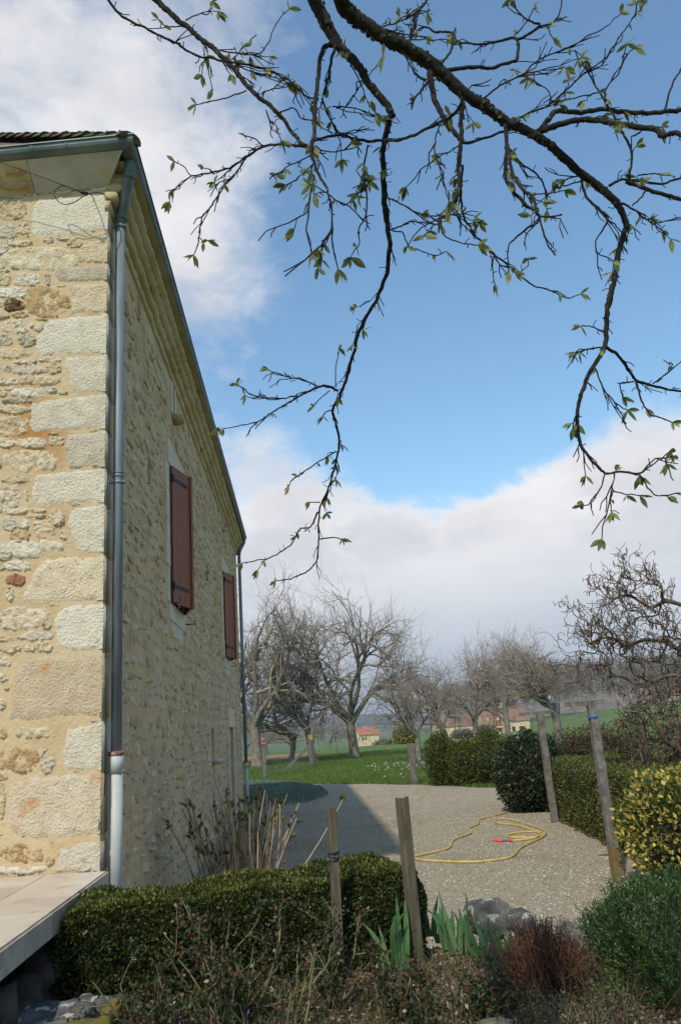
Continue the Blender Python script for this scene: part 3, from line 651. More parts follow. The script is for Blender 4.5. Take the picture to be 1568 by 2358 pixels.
# gutter: half-round, mitred at the corner
GZ = 6.445; go = .195; gr = .073
def gcorner(o): # point at offset o from both walls
    A = np.array([[nR[0], nR[1]], [nL[0], nL[1]]]); x = np.linalg.solve(A, [o, o]); return W0+np.array([x[0], x[1], 0])
def gutter(name, outer, side_):
    V = []; F = []
    prof = [(gr*math.cos(t), gr*math.sin(t)) for t in np.linspace(math.pi, 2*math.pi, 11)]
    prof = [(-gr-.004, .012)] + prof + [(gr+.004, .010), (gr+.012, .004), (gr+.010, .016), (gr-.002, .014)] + [((gr-.004)*math.cos(t), (gr-.004)*math.sin(t)) for t in np.linspace(2*math.pi, math.pi, 9)]
    m_ = len(prof)
    ends = []
    for (q, z) in prof:
        c0 = gcorner(go+q)
        e = (RWp(LR+.16, 0, go+q) if side_ else LWp(LL, 0, go+q))
        V += [c0+UP*(GZ+z), e+UP*(GZ+z-(.02 if side_ else .0))]
    for j in range(m_-1): F.append([2*j, 2*j+1, 2*j+3, 2*j+2])
    F.append([2*j+1 for j in range(m_)])
    return mesh(name, V, F, m_gut, house)
gR = gutter('gutter', 0, True); gL = gutter('gutter', 0, False)
def gring(Pf, s, par, w=.012):
    pts = [Pf(s, GZ+(gr+.004)*math.sin(t), go+(gr+.004)*math.cos(t)) for t in np.linspace(math.pi*.98, 2.02*math.pi, 12)]
    mb = MB(); ax = Pf(1, 0)-Pf(0, 0)
    for a, b in zip(pts, pts[1:]): mb.quad(a-ax*w, b-ax*w, b+ax*w, a+ax*w)
    mb.build('gutter_bracket', m_gut, par)
for s in np.arange(.55, LR, .62): gring(RWp, s, gR)
for u in (.55, 1.4, 2.2): gring(LWp, u, gL)
gring(LWp, .26, gL, .006)

# downpipes
def downpipe(s, o, ztop, zjoin, zbot, r0, r1, neck, clamps):
    dp = link('downpipe', None, house)
    up = smooth_line(neck+[RWp(s, ztop, o)], 3)
    MB().tube(up, r0*1.2, 14).build('swan_neck', m_gut, dp, True)
    for p, q in ((neck[1], neck[2]), (neck[2], RWp(s, ztop, o))):
        dd = unit(np.asarray(q)-np.asarray(p)); c = np.asarray(p); MB().tube([c-dd*.012, c+dd*.03], r0*1.3, 14).build('solder_collar', m_gut, dp, True)
    MB().tube([RWp(s, ztop+.02, o), RWp(s, zjoin, o)], r0, 16).build('zinc_pipe', m_zinc, dp, True)
    MB().tube([RWp(s, zjoin+.005, o), RWp(s, zjoin-.13, o)], r1*1.14, 16).build('socket', m_iron, dp, True); MB().tube([RWp(s, zjoin+.018, o), RWp(s, zjoin-.012, o)], r1*1.2, 16).build('rusty_rim', m_rust, dp, True)
    MB().tube([RWp(s, zjoin-.05, o), RWp(s, zbot, o)], r1, 16).build('iron_pipe', m_iron, dp, True)
    for z in clamps:
        rr = (r0 if z > zjoin else r1)+.004
        mb = MB().tube([RWp(s, z-.012, o), RWp(s, z+.012, o)], rr, 16); mb.tube([RWp(s, z, -.02), RWp(s, z, o)], .007, 6); mb.box(RWp(s-.012, z, o+rr+.004), (.014, .008, .009), (dR, nR, UP)); mb.build('pipe_clamp', m_zinc, dp, True)
        MB().tube([RWp(s, z+.045, o), RWp(s, z+.058, o)], rr+.002, 16).build('pipe_bead', m_zinc if z > zjoin else m_iron, dp, True)
        MB().tube([RWp(s, z+.075, o), RWp(s, z+.082, o)], rr+.001, 16).build('pipe_bead', m_zinc if z > zjoin else m_iron, dp, True)
    return dp
s_near = rw(271, 1300, .075)[0]
dp1 = downpipe(s_near, .075, 5.86, 1.57, .3, .038, .047, [gcorner(.19)+UP*6.39+dR*.14, gcorner(.19)+UP*6.27+dR*.16, RWp(s_near, 5.98, .085)], [rw(274, 515, .075)[1], rw(266, 1103, .075)[1], 1.45])
dp2 = downpipe(LR-.12, .085, 5.95, 1.0, .02, .04, .05, [RWp(LR-.02, 6.38, .2), RWp(LR-.04, 6.27, .2), RWp(LR-.12, 6.05, .1)], [5.7, 2.9, .9])
# dark cable clipped down the corner
pts = [RWp(.02+.012*math.sin(z*5), z, .022) for z in np.linspace(5.75, 1.3, 26)]
MB().tube(pts, .0035, 6).build('corner_cable', m_black, house, True)

# roof: steep hip, with tiles built where they show
PT = R(44.6); ro = .17; rz = 6.455
A0 = gcorner(ro)+UP*rz; B0 = gcorner(ro)+dL*(LL+2*ro); B0[2] = rz; D0 = gcorner(ro)+dR*(LR+2*ro); D0[2] = rz; C0 = B0+dR*(LR+2*ro)
half = (LL+2*ro)/2; hh = half*math.tan(PT); r1_ = A0+dL*half+dR*half+UP*hh; r2_ = D0+dL*half-dR*half+UP*hh
roof = MB().add([A0, B0, C0, D0, r1_, r2_], [[0, 4, 1], [0, 3, 5, 4], [1, 4, 5, 2], [2, 5, 3]]).build('roof', m_rtile, house)
slope = unit(dR*math.cos(PT)+UP*math.sin(PT)); nrm = unit(-dR*math.sin(PT)+UP*math.cos(PT))
for k in range(11):
    for j in range(13):
        u = .17*j+(.085 if k % 2 else 0)+.03; d = .10*k
        if u < d*math.cos(PT)+.02: continue
        c = A0+dL*(u+.08)+slope*(d+.05-.03)+nrm*(.012+rng.uniform(0, .008)); ax2 = unit(slope+nrm*(-.08+rng.normal(0, .02)))
        MB().box(c, (.079, .10, .008), (dL, ax2, nrm)).build('tile', m_rtile, roof)
hd = unit(r1_-A0); hn = unit(np.cross(np.cross(hd, UP), hd))
hs = unit(np.cross(hd, hn))
for k in range(14):
    c = A0+hd*(.06+.26*k)+hn*.01; V = []; F = []
    for e, rr in ((-.16, .105), (.16, .085)):
        for t in np.linspace(0, math.pi, 9): V.append(c+hd*e+hs*rr*math.cos(t)+hn*(rr*.62*math.sin(t)+(.02 if e < 0 else 0)+rng.normal(0, .003)))
    n = 9
    for i in range(n-1): F.append([i, i+1, n+i+1, n+i])
    F.append(list(range(n)))
    mesh('hip_tile', V, F, m_htile, roof)
for k in range(5): lump('moss_cushion', A0+hd*(.05+.3*k+rng.uniform(0, .1))+hn*.06, (.05, .03, .05), (hd, hs, hn), m_htile, roof, 2.0*k, .4)

# overhead cable anchored at the corner
cab = empty('overhead_cable', LWp(.12, 6.0, .12), 'thin black overhead cable with a looped tail anchored to the corner stone', 'cable')
def lp(x, y, o): 
    p = onplane(x, y, W0+nL*o, nL); return p
def zl(x, y, o): return lp(.1654*x, 650*.5895+.1654*y, o)
MB().tube([zl(-9000, -4300, .45), zl(-200, -130, .32), zl(150, -10, .3), zl(600, 150, .28), zl(1110, 345, .26)], .0035, 6).build('span_wire', m_black, cab, True)
MB().tube(smooth_line([zl(1110, 345, .26), zl(900, 268, .24), zl(800, 300, .2), zl(755, 370, .18), zl(800, 470, .18), zl(900, 522, .18), zl(1040, 490, .2), zl(1180, 400, .22), zl(1300, 362, .2), zl(1420, 372, .14), zl(1520, 460, .03)], 5), .004, 6).build('looped_tail', m_black, cab, True)
MB().tube([zl(1105, 335, .26), zl(1150, 360, .26), zl(1230, 372, .24)], [.010, .016, .009], 8).build('anchor_clamp', m_black, cab, True)
MB().tube([zl(1240, 365, .24), zl(1300, 430, .08), zl(1310, 480, -.01)], .005, 6).build('anchor_hook', m_wire, cab, True)

# ------------------------------------------------------------------ terrace
ter = empty('tiled_terrace', W0+UP*.6, 'cream tiled terrace slab at the foot of the house wall', 'terrace')
TZ = .828; TL = 7.0
def TP(a, b, z): return W0 + nR*.055 + dL*a - dR*b + UP*z          # a to the left, b towards the camera
mb = MB().box((TP(TL/2+.02, 1.9, TZ-.07)), (TL/2-.01, 1.885, .055), (dL, dR, UP)); mb.build('screed', m_grout, ter)
ts = .41
for i in range(17):
    for j in range(9):
        MB().box(TP(.005+ts*(i+.5), .02+ts*(j+.5), TZ-.006+rng.normal(0, .0008)), (ts/2-.003, ts/2-.003, .006), (dL, dR, UP)).build('tile', m_tile, ter)
for j in range(9):
    MB().box(TP(-.006, .02+ts*(j+.5), TZ-.062), (.006, ts/2-.003, .056), (dL, dR, UP)).build('edge_tile', m_tedge, ter)
mb = MB()
base = link('rubble_base', None, ter)
MB().box(TP(TL/2+.22, 1.9, .34), (TL/2-.1, 1.80, .36), (dL, dR, UP)).build('base_core', m_soil, base)
for k in range(16):
    lump('base_stone', TP(.10, .12+.23*k, .42+rng.uniform(-.05, .1)), (.12, .12, rng.uniform(.08, .14)), (dL, dR, UP), m_basest, base, k*1.3, .6)

# ------------------------------------------------------------------ plants: tools
def leaf_mesh(pts, dirs, L, Wd, r, flat=.25):
    """pts, dirs: base and direction of each leaf; diamond leaves with a fold"""
    n = len(pts); dirs = unit(dirs); a = unit(r.normal(size=(n, 3))); side = unit(np.cross(dirs, a)); nn = np.cross(side, dirs)
    L = L*r.uniform(.6, 1.3, n)[:, None]; Wd = Wd*r.uniform(.7, 1.25, n)[:, None]
    mid = pts+dirs*L*.5+nn*L*flat*.35
    V = np.stack([pts, mid+side*Wd*.5, pts+dirs*L, mid-side*Wd*.5], 1).reshape(-1, 3)
    F = np.arange(n*4).reshape(-1, 4); return V, F
def shell_ellipsoid(n, c, rad, r, zmin=-1.0, thick=.22, lump_=.16, freq=2.2, seed=0.0):
    d = unit(r.normal(size=(int(n*1.6), 3))); d = d[d[:, 2] > zmin][:n]
    k = 1+lump_*vnoise(d, freq, seed)+lump_*.6*vnoise(d, freq*2.6, seed+4)
    rr = k*(1-thick*r.random(len(d))**1.5)
    p = np.asarray(c)+d*np.asarray(rad)*rr[:, None]
    nrm = unit(d/np.asarray(rad)); return p, nrm
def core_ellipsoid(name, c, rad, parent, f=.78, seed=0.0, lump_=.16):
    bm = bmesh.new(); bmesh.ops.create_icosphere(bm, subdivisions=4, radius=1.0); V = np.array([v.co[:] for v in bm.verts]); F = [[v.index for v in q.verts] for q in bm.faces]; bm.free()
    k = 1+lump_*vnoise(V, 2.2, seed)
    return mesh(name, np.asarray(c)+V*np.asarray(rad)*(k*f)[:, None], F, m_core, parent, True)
def shrub(name, base, c, rad, n, L, Wd, material, label, cat='shrub', group=None, seed=1, outw=.7, upw=.3, zmin=-.75, lump_=.16, thick=.25, extra=None, jit=.7, f=.78):
    r = np.random.default_rng(seed); t = empty(name, base, label, cat, group)
    p, nn = shell_ellipsoid(n, c, rad, r, zmin, thick, lump_, seed=seed*3.1)
    keep = p[:, 2] > base[2]+.01; p, nn = p[keep], nn[keep]
    d = nn*outw+UP*upw+r.normal(0, jit, p.shape)
    v, fa = leaf_mesh(p, d, L, Wd, r); mesh('foliage', v, fa, material, t)
    core_ellipsoid('dark_core_filler', c, rad, t, f, seed*3.1, lump_)
    tb = Tubes()
    for k in range(7):
        q = np.asarray(base)+np.append(r.normal(0, .06, 2), -.02); e = np.asarray(c)+np.asarray(rad)*unit(r.normal(size=3)+UP*.3)*.7
        tb.add(smooth_line([q, (q+e)/2+r.normal(0, .04, 3), e], 3), np.linspace(.014, .006, 7), 5)
    tb.build('stems', m_hbark, t)
    if extra: extra(t, r)
    return t
def box_hedge(name, a, b, width, z0, z1, n, L, Wd, material, label, seed, top_tint=None, round_=.10, wob=.03):
    """clipped hedge along the line a-b (ground points); a-b is the middle line"""
    r = np.random.default_rng(seed); a = np.asarray(a, float); b = np.asarray(b, float); ln = np.linalg.norm(b-a); ax = unit(b-a); sd = np.cross(ax, UP)
    t = empty(name, (a+b)/2, label, 'hedge'); H = z1-z0; hw = width/2
    A = np.array([ln*width, ln*H, ln*H, width*H, width*H]); f = r.choice(5, n, p=A/A.sum())
    s = r.uniform(0, ln, n); w = r.uniform(-hw, hw, n); h = r.uniform(0, H, n); nn = np.zeros((n, 3))
    m0 = f == 0; h[m0] = H; nn[m0] = UP
    for k, sg in ((1, 1), (2, -1)): mk = f == k; w[mk] = sg*hw; nn[mk] = sd*sg
    for k, sg in ((3, 1), (4, -1)): mk = f == k; s[mk] = ln if sg > 0 else 0; nn[mk] = ax*sg
    # round the edges: pull towards the axis near two faces at once
    q = np.stack([np.minimum(s, ln-s), hw-np.abs(w), H-h], 1); q = np.sort(np.clip(q, 0, round_), axis=1)
    pull = np.clip(round_-np.linalg.norm(round_-q[:, :2], axis=1)*0-np.sqrt((round_-q[:, 0])**2+(round_-q[:, 1])**2), -round_, 0)
    ctr = np.stack([np.clip(s, .3*hw, ln-.3*hw), np.zeros(n), np.minimum(h, H-.3*hw)], 1)
    loc = np.stack([s, w, h], 1); loc += unit(ctr-loc)*(-pull)[:, None]*.9
    depth = r.random(n)**2*.07; P0 = a+ax*loc[:, :1]+sd*loc[:, 1:2]+UP*(z0+loc[:, 2:3])
    P0 = P0-nn*depth[:, None]+nn*(vnoise(P0, 3.0, seed)*wob+vnoise(P0, 9.0, seed)*wob*.5)[:, None]
    d = nn*.8+UP*.35+r.normal(0, .75, P0.shape)
    v, fa = leaf_mesh(P0, d, L, Wd, r)
    mesh('foliage', v, fa, material, t)
    if top_tint:                      # yellower leaves, sunlight on the clipped top put into their colour
        mk = m0 & (r.random(n) < .75); v, fa = leaf_mesh(P0[mk]+UP*.008, UP*1.0+r.normal(0, .5, (mk.sum(), 3)), L, Wd, r); mesh('sunlit_tint_leaves', v, fa, top_tint, t)
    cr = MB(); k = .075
    cr.box((a+b)/2+UP*((z0+z1)/2-k*.5), (ln/2-k*1.2, hw-k, (z1-z0)/2-k*.6), (ax, sd, UP)); cr.build('dark_core_filler', m_core, t)
    return t
def grow(r, p, d, L, rad, lvl, P_, out):
    n = P_['n'][lvl]; pts = [np.array(p)]; d = unit(d); dd = [d]
    for i in range(n):
        d = unit(d+r.normal(0, P_['crook'][lvl], 3)+UP*P_['up'][lvl]); pts.append(pts[-1]+d*L/n); dd.append(d)
    end = rad*P_['taper'][lvl]; rr = np.linspace(rad, end, n+1); out.append((lvl, np.array(pts), rr))
    if lvl+1 >= len(P_['n']): return
    kmin, kmax = P_['kids'][lvl]
    for k in range(r.integers(kmin, kmax+1)):
        t = r.uniform(P_['from'][lvl], 1.0); i = min(int(t*n), n-1); fr = t*n-i
        q = pts[i]+(pts[i+1]-pts[i])*fr; rl = rr[i]+(rr[i+1]-rr[i])*fr
        ang = r.uniform(*P_['ang'][lvl]); ax = unit(np.cross(dd[i], r.normal(size=3)))
        nd = dd[i]*math.cos(ang)+ax*math.sin(ang)
        if P_.get('flat'): nd[2] = nd[2]*(1-P_['flat'])+abs(nd[2])*P_['flat']*.6
        grow(r, q, nd, L*r.uniform(*P_['len'][lvl]), max(min(rl*.75, rad*r.uniform(*P_['rad'][lvl])), P_['rmin']), lvl+1, P_, out)
def tree_meshes(out, base, split=2):
    A, B = Tubes(), Tubes()
    for lvl, pts, rr in out:
        (A if lvl < split else B).add(pts, rr, 8 if lvl == 0 else 6 if lvl == 1 else 4 if lvl == 2 else 3)
    return A, B
ORCH = dict(n=[4, 7, 6, 5, 4, 3], crook=[.05, .16, .22, .26, .24, .18], up=[.05, .03, .005, .0, .03, .09], taper=[.8, .5, .45, .4, .4, .4],
            kids=[(4, 5), (4, 6), (4, 6), (4, 6), (2, 3)], **{'from': [.72, .35, .3, .2, .15]}, ang=[(.55, 1.05), (.5, 1.1), (.5, 1.2), (.5, 1.2), (.4, 1.1)],
            len=[(.95, 1.35), (.5, .85), (.5, .8), (.45, .8), (.45, .9)], rad=[(.5, .65), (.4, .6), (.4, .6), (.4, .6), (.5, .6)], rmin=.006, flat=.4)
def fruit_tree(base, trunk_h, rad, spread, label, seed, lean=(0, 0), group='bare fruit trees of the orchard', kids=None, pr=None, size=None):
    r = np.random.default_rng(seed); P_ = dict(ORCH); P_['len'] = [(.95*spread, 1.35*spread)]+ORCH['len'][1:]
    if kids: P_['kids'] = kids
    if pr: P_.update(pr)
    out = []; grow(r, np.zeros(3)-UP*.1, np.array([lean[0], lean[1], 1.0]), trunk_h, rad, 0, P_, out)
    out[0] = (0, out[0][1], np.concatenate([[rad*1.35], out[0][2][1:]]))
    if size:                    # fit the crown to its width and height
        q = np.concatenate([o[1] for o in out]); w = np.percentile(q[:, :2], 99, axis=0)-np.percentile(q[:, :2], 1, axis=0); k = np.array([size[0]/w[0], size[0]/w[1], size[1]/np.percentile(q[:, 2], 99)]); k = np.clip(k, .5, 1.8)
        out = [(l, o*k, rr) for l, o, rr in out]
    t = empty('fruit_tree', base, label, 'tree', group); A, B = tree_meshes(out, base)
    for nm, T_, mt in (('trunk', A, m_bark), ('crown', B, m_twig)):
        o = mesh(nm, np.concatenate(T_.V), np.concatenate(T_.F), mt, None, True); o.parent = t
    return t
def copy_tree(t, base, rot, sc, label):
    c = t.copy(); C.objects.link(c); c.location = Vector(base); c.rotation_euler = (0, 0, rot); c.scale = (sc, sc, sc) if np.isscalar(sc) else sc; c['label'] = label
    for ch in t.children: k = ch.copy(); C.objects.link(k); k.parent = c
    return c

# ------------------------------------------------------------------ orchard
def gz(x, y, Y):        # ground point below picture column x at distance Y
    p = P(x, y, Y); return (p[0], Y, float(terr(p[0], Y)))
t4 = fruit_tree(gz(816, 1747, 44), 2.1, .26, 1.68, 'large spreading bare fruit tree alone in mid meadow behind the drive', 2, size=(9.7, 8.5), kids=[(6, 7), (5, 7), (5, 7), (4, 5), (2, 3)])
t1 = fruit_tree(gz(592, 1747, 41), 2.3, .28, 1.6, 'tall dense bare fruit tree half hidden by the house corner', 14, size=(7.4, 8.9), kids=[(6, 7), (5, 7), (5, 7), (4, 5), (2, 3)])
t3 = fruit_tree(gz(722, 1745, 43), 2.3, .19, 1.25, 'bare fruit tree with leaning trunk beside the yellow-capped post', 6, (-.32, 0), size=(5.0, 6.6))
t2 = fruit_tree(gz(668, 1746, 46), 1.5, .15, 1.0, 'small low bare fruit tree with forked crooked trunk near ploughed strip', 3, (.1, 0), size=(6.2, 4.2))
t5 = fruit_tree(gz(962, 1740, 36), 1.25, .13, 1.1, 'small bare fruit tree behind the braced wooden fence post', 6, size=(4.0, 4.1), pr=dict(flat=.1))
t6 = fruit_tree(gz(1018, 1700, 42), 1.7, .17, 1.25, 'bare fruit tree rising behind the left end of the cypress shrubs', 6, (.05, 0), size=(4.2, 5.0))
t7 = copy_tree(t4, gz(1095, 1700, 50), 2.1, (.58, .58, .74), 'broad bare fruit tree in front of the long farmhouse')
t8 = fruit_tree(gz(1172, 1700, 47), 2.7, .16, .72, 'slender bare fruit tree with pale forked trunk in front of the farmhouse chimney', 4, size=(3.6, 6.2), pr=dict(up=[.05, .09, .04, .02, .04, .08], ang=[(.25, .6), (.4, .8), (.5, 1.), (.5, 1.), (.4, .9)]))
t9 = fruit_tree(gz(1272, 1640, 30), 2.1, .17, .62, 'pollarded bare fruit tree with upright shoots above the dark round shrub', 3, size=(2.5, 4.6), pr=dict(up=[.05, .12, .1, .06, .08, .1], ang=[(.6, 1.2), (.4, .9), (.4, .9), (.4, .9), (.3, .8)]))
for i in range(10):        # small orchard far off to the left
    x = -34+3.3*i; copy_tree(t2, (x, 120+2.0*i, float(terr(x, 120+2.0*i))), i*1.7, (1.1, 1.1, 1.25), 'small bare tree in the far orchard row beyond the ploughed strip')['group'] = 'far orchard row'

# ------------------------------------------------------------------ far country: hills, woods, farms
def ridge(name, pts, depth, material, kind='structure', amp=1.0, fr=.02):
    V = []; F = []; n = 90; P_ = smooth_line(np.array(pts, float), max(2, n//(len(pts)-1))); n = len(P_); m_ = 9
    for i, q in enumerate(P_):
        for j in range(m_):
            t = j/(m_-1); h = math.sin(min(t*1.25, 1)*math.pi/2)
            nz = noise.noise(Vector((q[0]*fr, t*3, 1)))*amp+noise.noise(Vector((q[0]*fr*4, t*9, 5)))*amp*.5
            V.append((q[0], q[1]+depth*t, -40+(q[2]+40)*h+nz*h))
    for i in range(n-1):
        for j in range(m_-1): F.append([i*m_+j, (i+1)*m_+j, (i+1)*m_+j+1, i*m_+j+1])
    return mesh(name, V, F, material, None, True, kind=kind)
ridge('far_hills', [(-1500, 2300, 32), (-700, 2200, 40), (-330, 2050, 18), (-150, 2000, 34), (60, 2000, 34), (220, 2000, 20), (420, 2100, 26), (900, 2200, 45), (1800, 2400, 60)], 900, m_hill, amp=6, fr=.012)
ridge('near_hill', [(-20, 900, -14), (60, 850, -4), (130, 720, 8), (240, 640, 18), (380, 600, 30), (520, 600, 42), (760, 620, 50)], 300, m_hill2, amp=2, fr=.03)
def wood_mass(name, n, fx, label, seed, hgt=9):
    r = np.random.default_rng(seed); T_ = Tubes()
    for k in range(n):
        b = fx(r); h = hgt*r.uniform(.7, 1.2); T_.add([b, b+UP*h*.5, b+UP*h], [.13, .10, .05], 3)
        for j in range(22):
            q = b+UP*h*r.uniform(.05, .95); d = unit(r.normal(size=3)*[1, 1, .5]+UP*.8); l = h*r.uniform(.15, .40)
            T_.add([q, q+d*l*.5+r.normal(0, .3, 3), q+d*l], [.13, .09, .05], 3)
    o = T_.build(name, m_wood, None, 'stuff'); tag(o, label, 'woodland'); return o
def f_wood1(r):
    t = r.random(); x = 45+t*190; y = 380-60*t+r.uniform(0, 90); return np.array([x, y, float(terr(x, y))-2+np.clip((y-310)*.12, 0, 12)])
wood_mass('bare_woodland', 900, f_wood1, 'brown leafless wood on the slope behind the long farmhouse', 3, 15)
def f_wood2(r):
    x = r.uniform(22, 50); y = 75+r.uniform(0, 40)+(x-22)*.3; return np.array([x, y, float(terr(x, y))-.3])

def gable_house(name, c, ax, L, Wd, hw, hr, label, wallm, roofm, wins=(), chimney=None, door=None, roof_over=.25):
    """c: ground centre, ax: direction of the ridge"""
    c = np.asarray(c, float); ax = unit(np.array([ax[0], ax[1], 0.0])); sd = np.array([ax[1], -ax[0], 0])   # sd points towards the camera side
    if sd[1] > 0: sd = -sd
    t = empty(name, c, label, 'house')
    p = lambda a, b, z: c+ax*a+sd*b+UP*z
    v = [p(-L/2, Wd/2, -2), p(L/2, Wd/2, -2), p(L/2, -Wd/2, -2), p(-L/2, -Wd/2, -2), p(-L/2, Wd/2, hw), p(L/2, Wd/2, hw), p(L/2, -Wd/2, hw), p(-L/2, -Wd/2, hw), p(-L/2, 0, hw+hr), p(L/2, 0, hw+hr)]
    mesh('wall', v, [[0, 1, 5, 4], [1, 2, 6, 9, 5], [2, 3, 7, 6], [3, 0, 4, 8, 7]], wallm, t)
    o = roof_over; sl = hr/(Wd/2); th = .18
    V = []; F = []
    for sg in (1, -1):
        a0 = [p(-L/2-o, sg*(Wd/2+o), hw-sl*o+.05), p(L/2+o, sg*(Wd/2+o), hw-sl*o+.05), p(L/2+o, 0, hw+hr+.05), p(-L/2-o, 0, hw+hr+.05)]
        k = len(V); V += a0+[q+UP*th for q in a0]; F += [[k, k+1, k+2, k+3], [k+4, k+7, k+6, k+5], [k, k+4, k+5, k+1], [k+1, k+5, k+6, k+2], [k+3, k+2, k+6, k+7], [k, k+3, k+7, k+4]]
    rf = mesh('roof', V, F, roofm, t)
    for (a, z, w, h, sh) in wins:
        wv = MB().box(p(a, Wd/2+.02, z), (w/2, .05, h/2), (ax, sd, UP)).build('window', m_dark, t)
        if sh:
            for sg in (-1, 1): MB().box(p(a+sg*(w/2+sh/2), Wd/2+.06, z), (sh/2, .05, h/2), (ax, sd, UP)).build('shutter', m_fshut, wv)
    if door:
        a, w, h = door; MB().box(p(a, Wd/2+.02, h/2), (w/2, .06, h/2), (ax, sd, UP)).build('door', m_door, t)
    if chimney is not None: MB().box(p(chimney, 0, hw+hr+.6), (.5, .4, 1.2), (ax, sd, UP)).build('chimney', wallm, rf)
    return t, p
def farpt(x, ybase, Y): p = P(x, ybase, Y); return p
# long farmhouse: three ranges in a row
Yf = 270.0
pa, pb = farpt(1003, 1700, Yf), farpt(1085, 1694, Yf)
gable_house('farm_barn', (pa+pb)/2, (1, .1), 12.0, 9, 3.3, 3.4, 'long low barn range with red-brown roof at the left of the farmhouse', m_fwall, m_froof, door=(1.8, 5.0, 2.2))
pa, pb = farpt(1110, 1694, Yf), farpt(1158, 1692, Yf)
t, p = gable_house('farmhouse', (pa+pb)/2, (1, .1), 7.2, 9, 3.2, 5.0, 'cream farmhouse with red shutters and dormers under a brown roof', m_fwall, m_froof, wins=((-2.2, 1.6, .9, 1.2, .5), (1.3, 1.6, .9, 1.2, .5), (-.2, 2.9, .7, .6, 0)))
for a in (-2.0, 1.4): MB().box(p(a, 2.9, 5.0), (.35, .5, .45), (np.array([1, .1, 0]), np.array([.1, -1, 0]), UP)).build('dormer', m_fwall, t)
pa, pb = farpt(1158, 1692, Yf-4), farpt(1212, 1690, Yf-4)
gable_house('farmhouse', (pa+pb)/2, (1, .1), 7.6, 10, 4.2, 4.6, 'taller end house of the farm with chimney beside the dark woods', m_fwall, m_froof, wins=((1.2, 1.7, 1.0, 1.4, .5), (-1.6, 1.7, .9, 1.4, 0)), chimney=-3.6)
pa, pb = farpt(822, 1711, 250), farpt(868, 1709, 250)
gable_house('stone_barn', (pa+pb)/2, (1, .35), 6.2, 5, 2.3, 2.1, 'small stone barn with red tiled roof in the far meadow', m_fwall, m_redroof, wins=((-2.2, 1.2, .5, .8, 0), (-1.2, 1.2, .4, .8, 0)))
shrub('flowering_bush', P(932, 1722, 75), P(932, 1705, 75)+UP*.2, (1.05, 1.0, 1.1), 2600, .22, .12, m_forsy, 'round yellow flowering bush in the meadow beyond the fence', seed=31, zmin=-.9)
for i, (x, y, Y, rr) in enumerate(((885, 1712, 190, 2.2), (905, 1716, 160, 1.4), (1068, 1690, 150, 1.6), (1120, 1690, 120, 1.2))):
    b = P(x, y, Y); b[2] = float(terr(b[0], Y)); shrub('hedgerow_bush', b, b+UP*rr*.5, (rr*1.5, rr, rr*.8), 900, .35, .2, m_wood, ('brown leafless bush beside the small stone barn', 'low brown bush right of the small stone barn', 'brown bush before the long barn range', 'grey brown bush before the cream farmhouse')[i], 'bush', seed=40+i)

# ------------------------------------------------------------------ shrubs and hedges along the drive
def ring(b, r, c=None): return b
b = np.array([2.1, 21.6, 0]); 
for i, (x, y, Y, rx, h) in enumerate(((1028, 1812, 21.6, .46, 1.34), (1082, 1812, 21.3, .44, 1.12), (1140, 1810, 21.2, .56, 1.30))):
    g = G(x, y); g = np.array([g[0], g[1]+.45, 0]); r0 = np.random.default_rng(70+i)
    shrub('cypress_shrub', g, g+UP*h*.46, (rx, rx*.95, h*.55), 9000, .055, .022, m_yew, ('feathery green cypress shrub by the braced fence post', 'lower cypress shrub in the middle of the clump', 'broad cypress shrub next to the dark round evergreen')[i], 'shrub', 'cypress shrubs at the edge of the drive', 70+i, .5, .8, -.95, .22, .3)
g = np.array([3.05, 14.75, 0])
shrub('round_evergreen', g, g+UP*.62, (.66, .66, .72), 9500, .062, .034, m_dkleaf, 'dark glossy round evergreen shrub behind the first concrete post', seed=81, zmin=-.95, lump_=.12, outw=.9, upw=-.1)
g = np.array([4.6, 16.2, 0])
shrub('bronze_shrub', g, g+UP*.75, (1.2, .8, .62), 9000, .055, .026, m_brownshrub, 'loose bronze-leaved shrub showing over the clipped hedge', seed=82, zmin=-.95, lump_=.3, thick=.5, f=.6)
g = np.array([6.6, 15.6, 0])
shrub('bronze_shrub', g, g+UP*.7, (1.2, .8, .6), 6000, .055, .026, m_brownshrub, 'loose bronze-leaved shrub behind the right of the clipped hedge, beneath twisted branches', seed=83, zmin=-.95, lump_=.3, thick=.5, f=.6)
box_hedge('clipped_hedge', (3.50, 8.6, 0), (3.62, 13.6, 0), 1.1, 0.0, .93, 46000, .030, .016, m_box2, 'long clipped green hedge along the right side of the drive', 84, wob=.05)
def variegated(t, r):
    p, nn = shell_ellipsoid(1500, (3.10, 7.95, .50), (.62, .62, .56), r, -.9, .45, .2, seed=9.0)
    p = p[p[:, 2] > .03]; v, f = leaf_mesh(p, unit(p-np.array([3.10, 7.95, .4]))+UP*.3+r.normal(0, .6, p.shape), .06, .034, r); mesh('green_leaves', v, f, m_gold2, t)
shrub('variegated_shrub', (3.10, 7.95, 0), (3.10, 7.95, .50), (.66, .66, .58), 4600, .054, .032, m_gold, 'yellow variegated euonymus shrub at the right edge', seed=85, zmin=-.6, lump_=.2, extra=variegated, upw=.5)
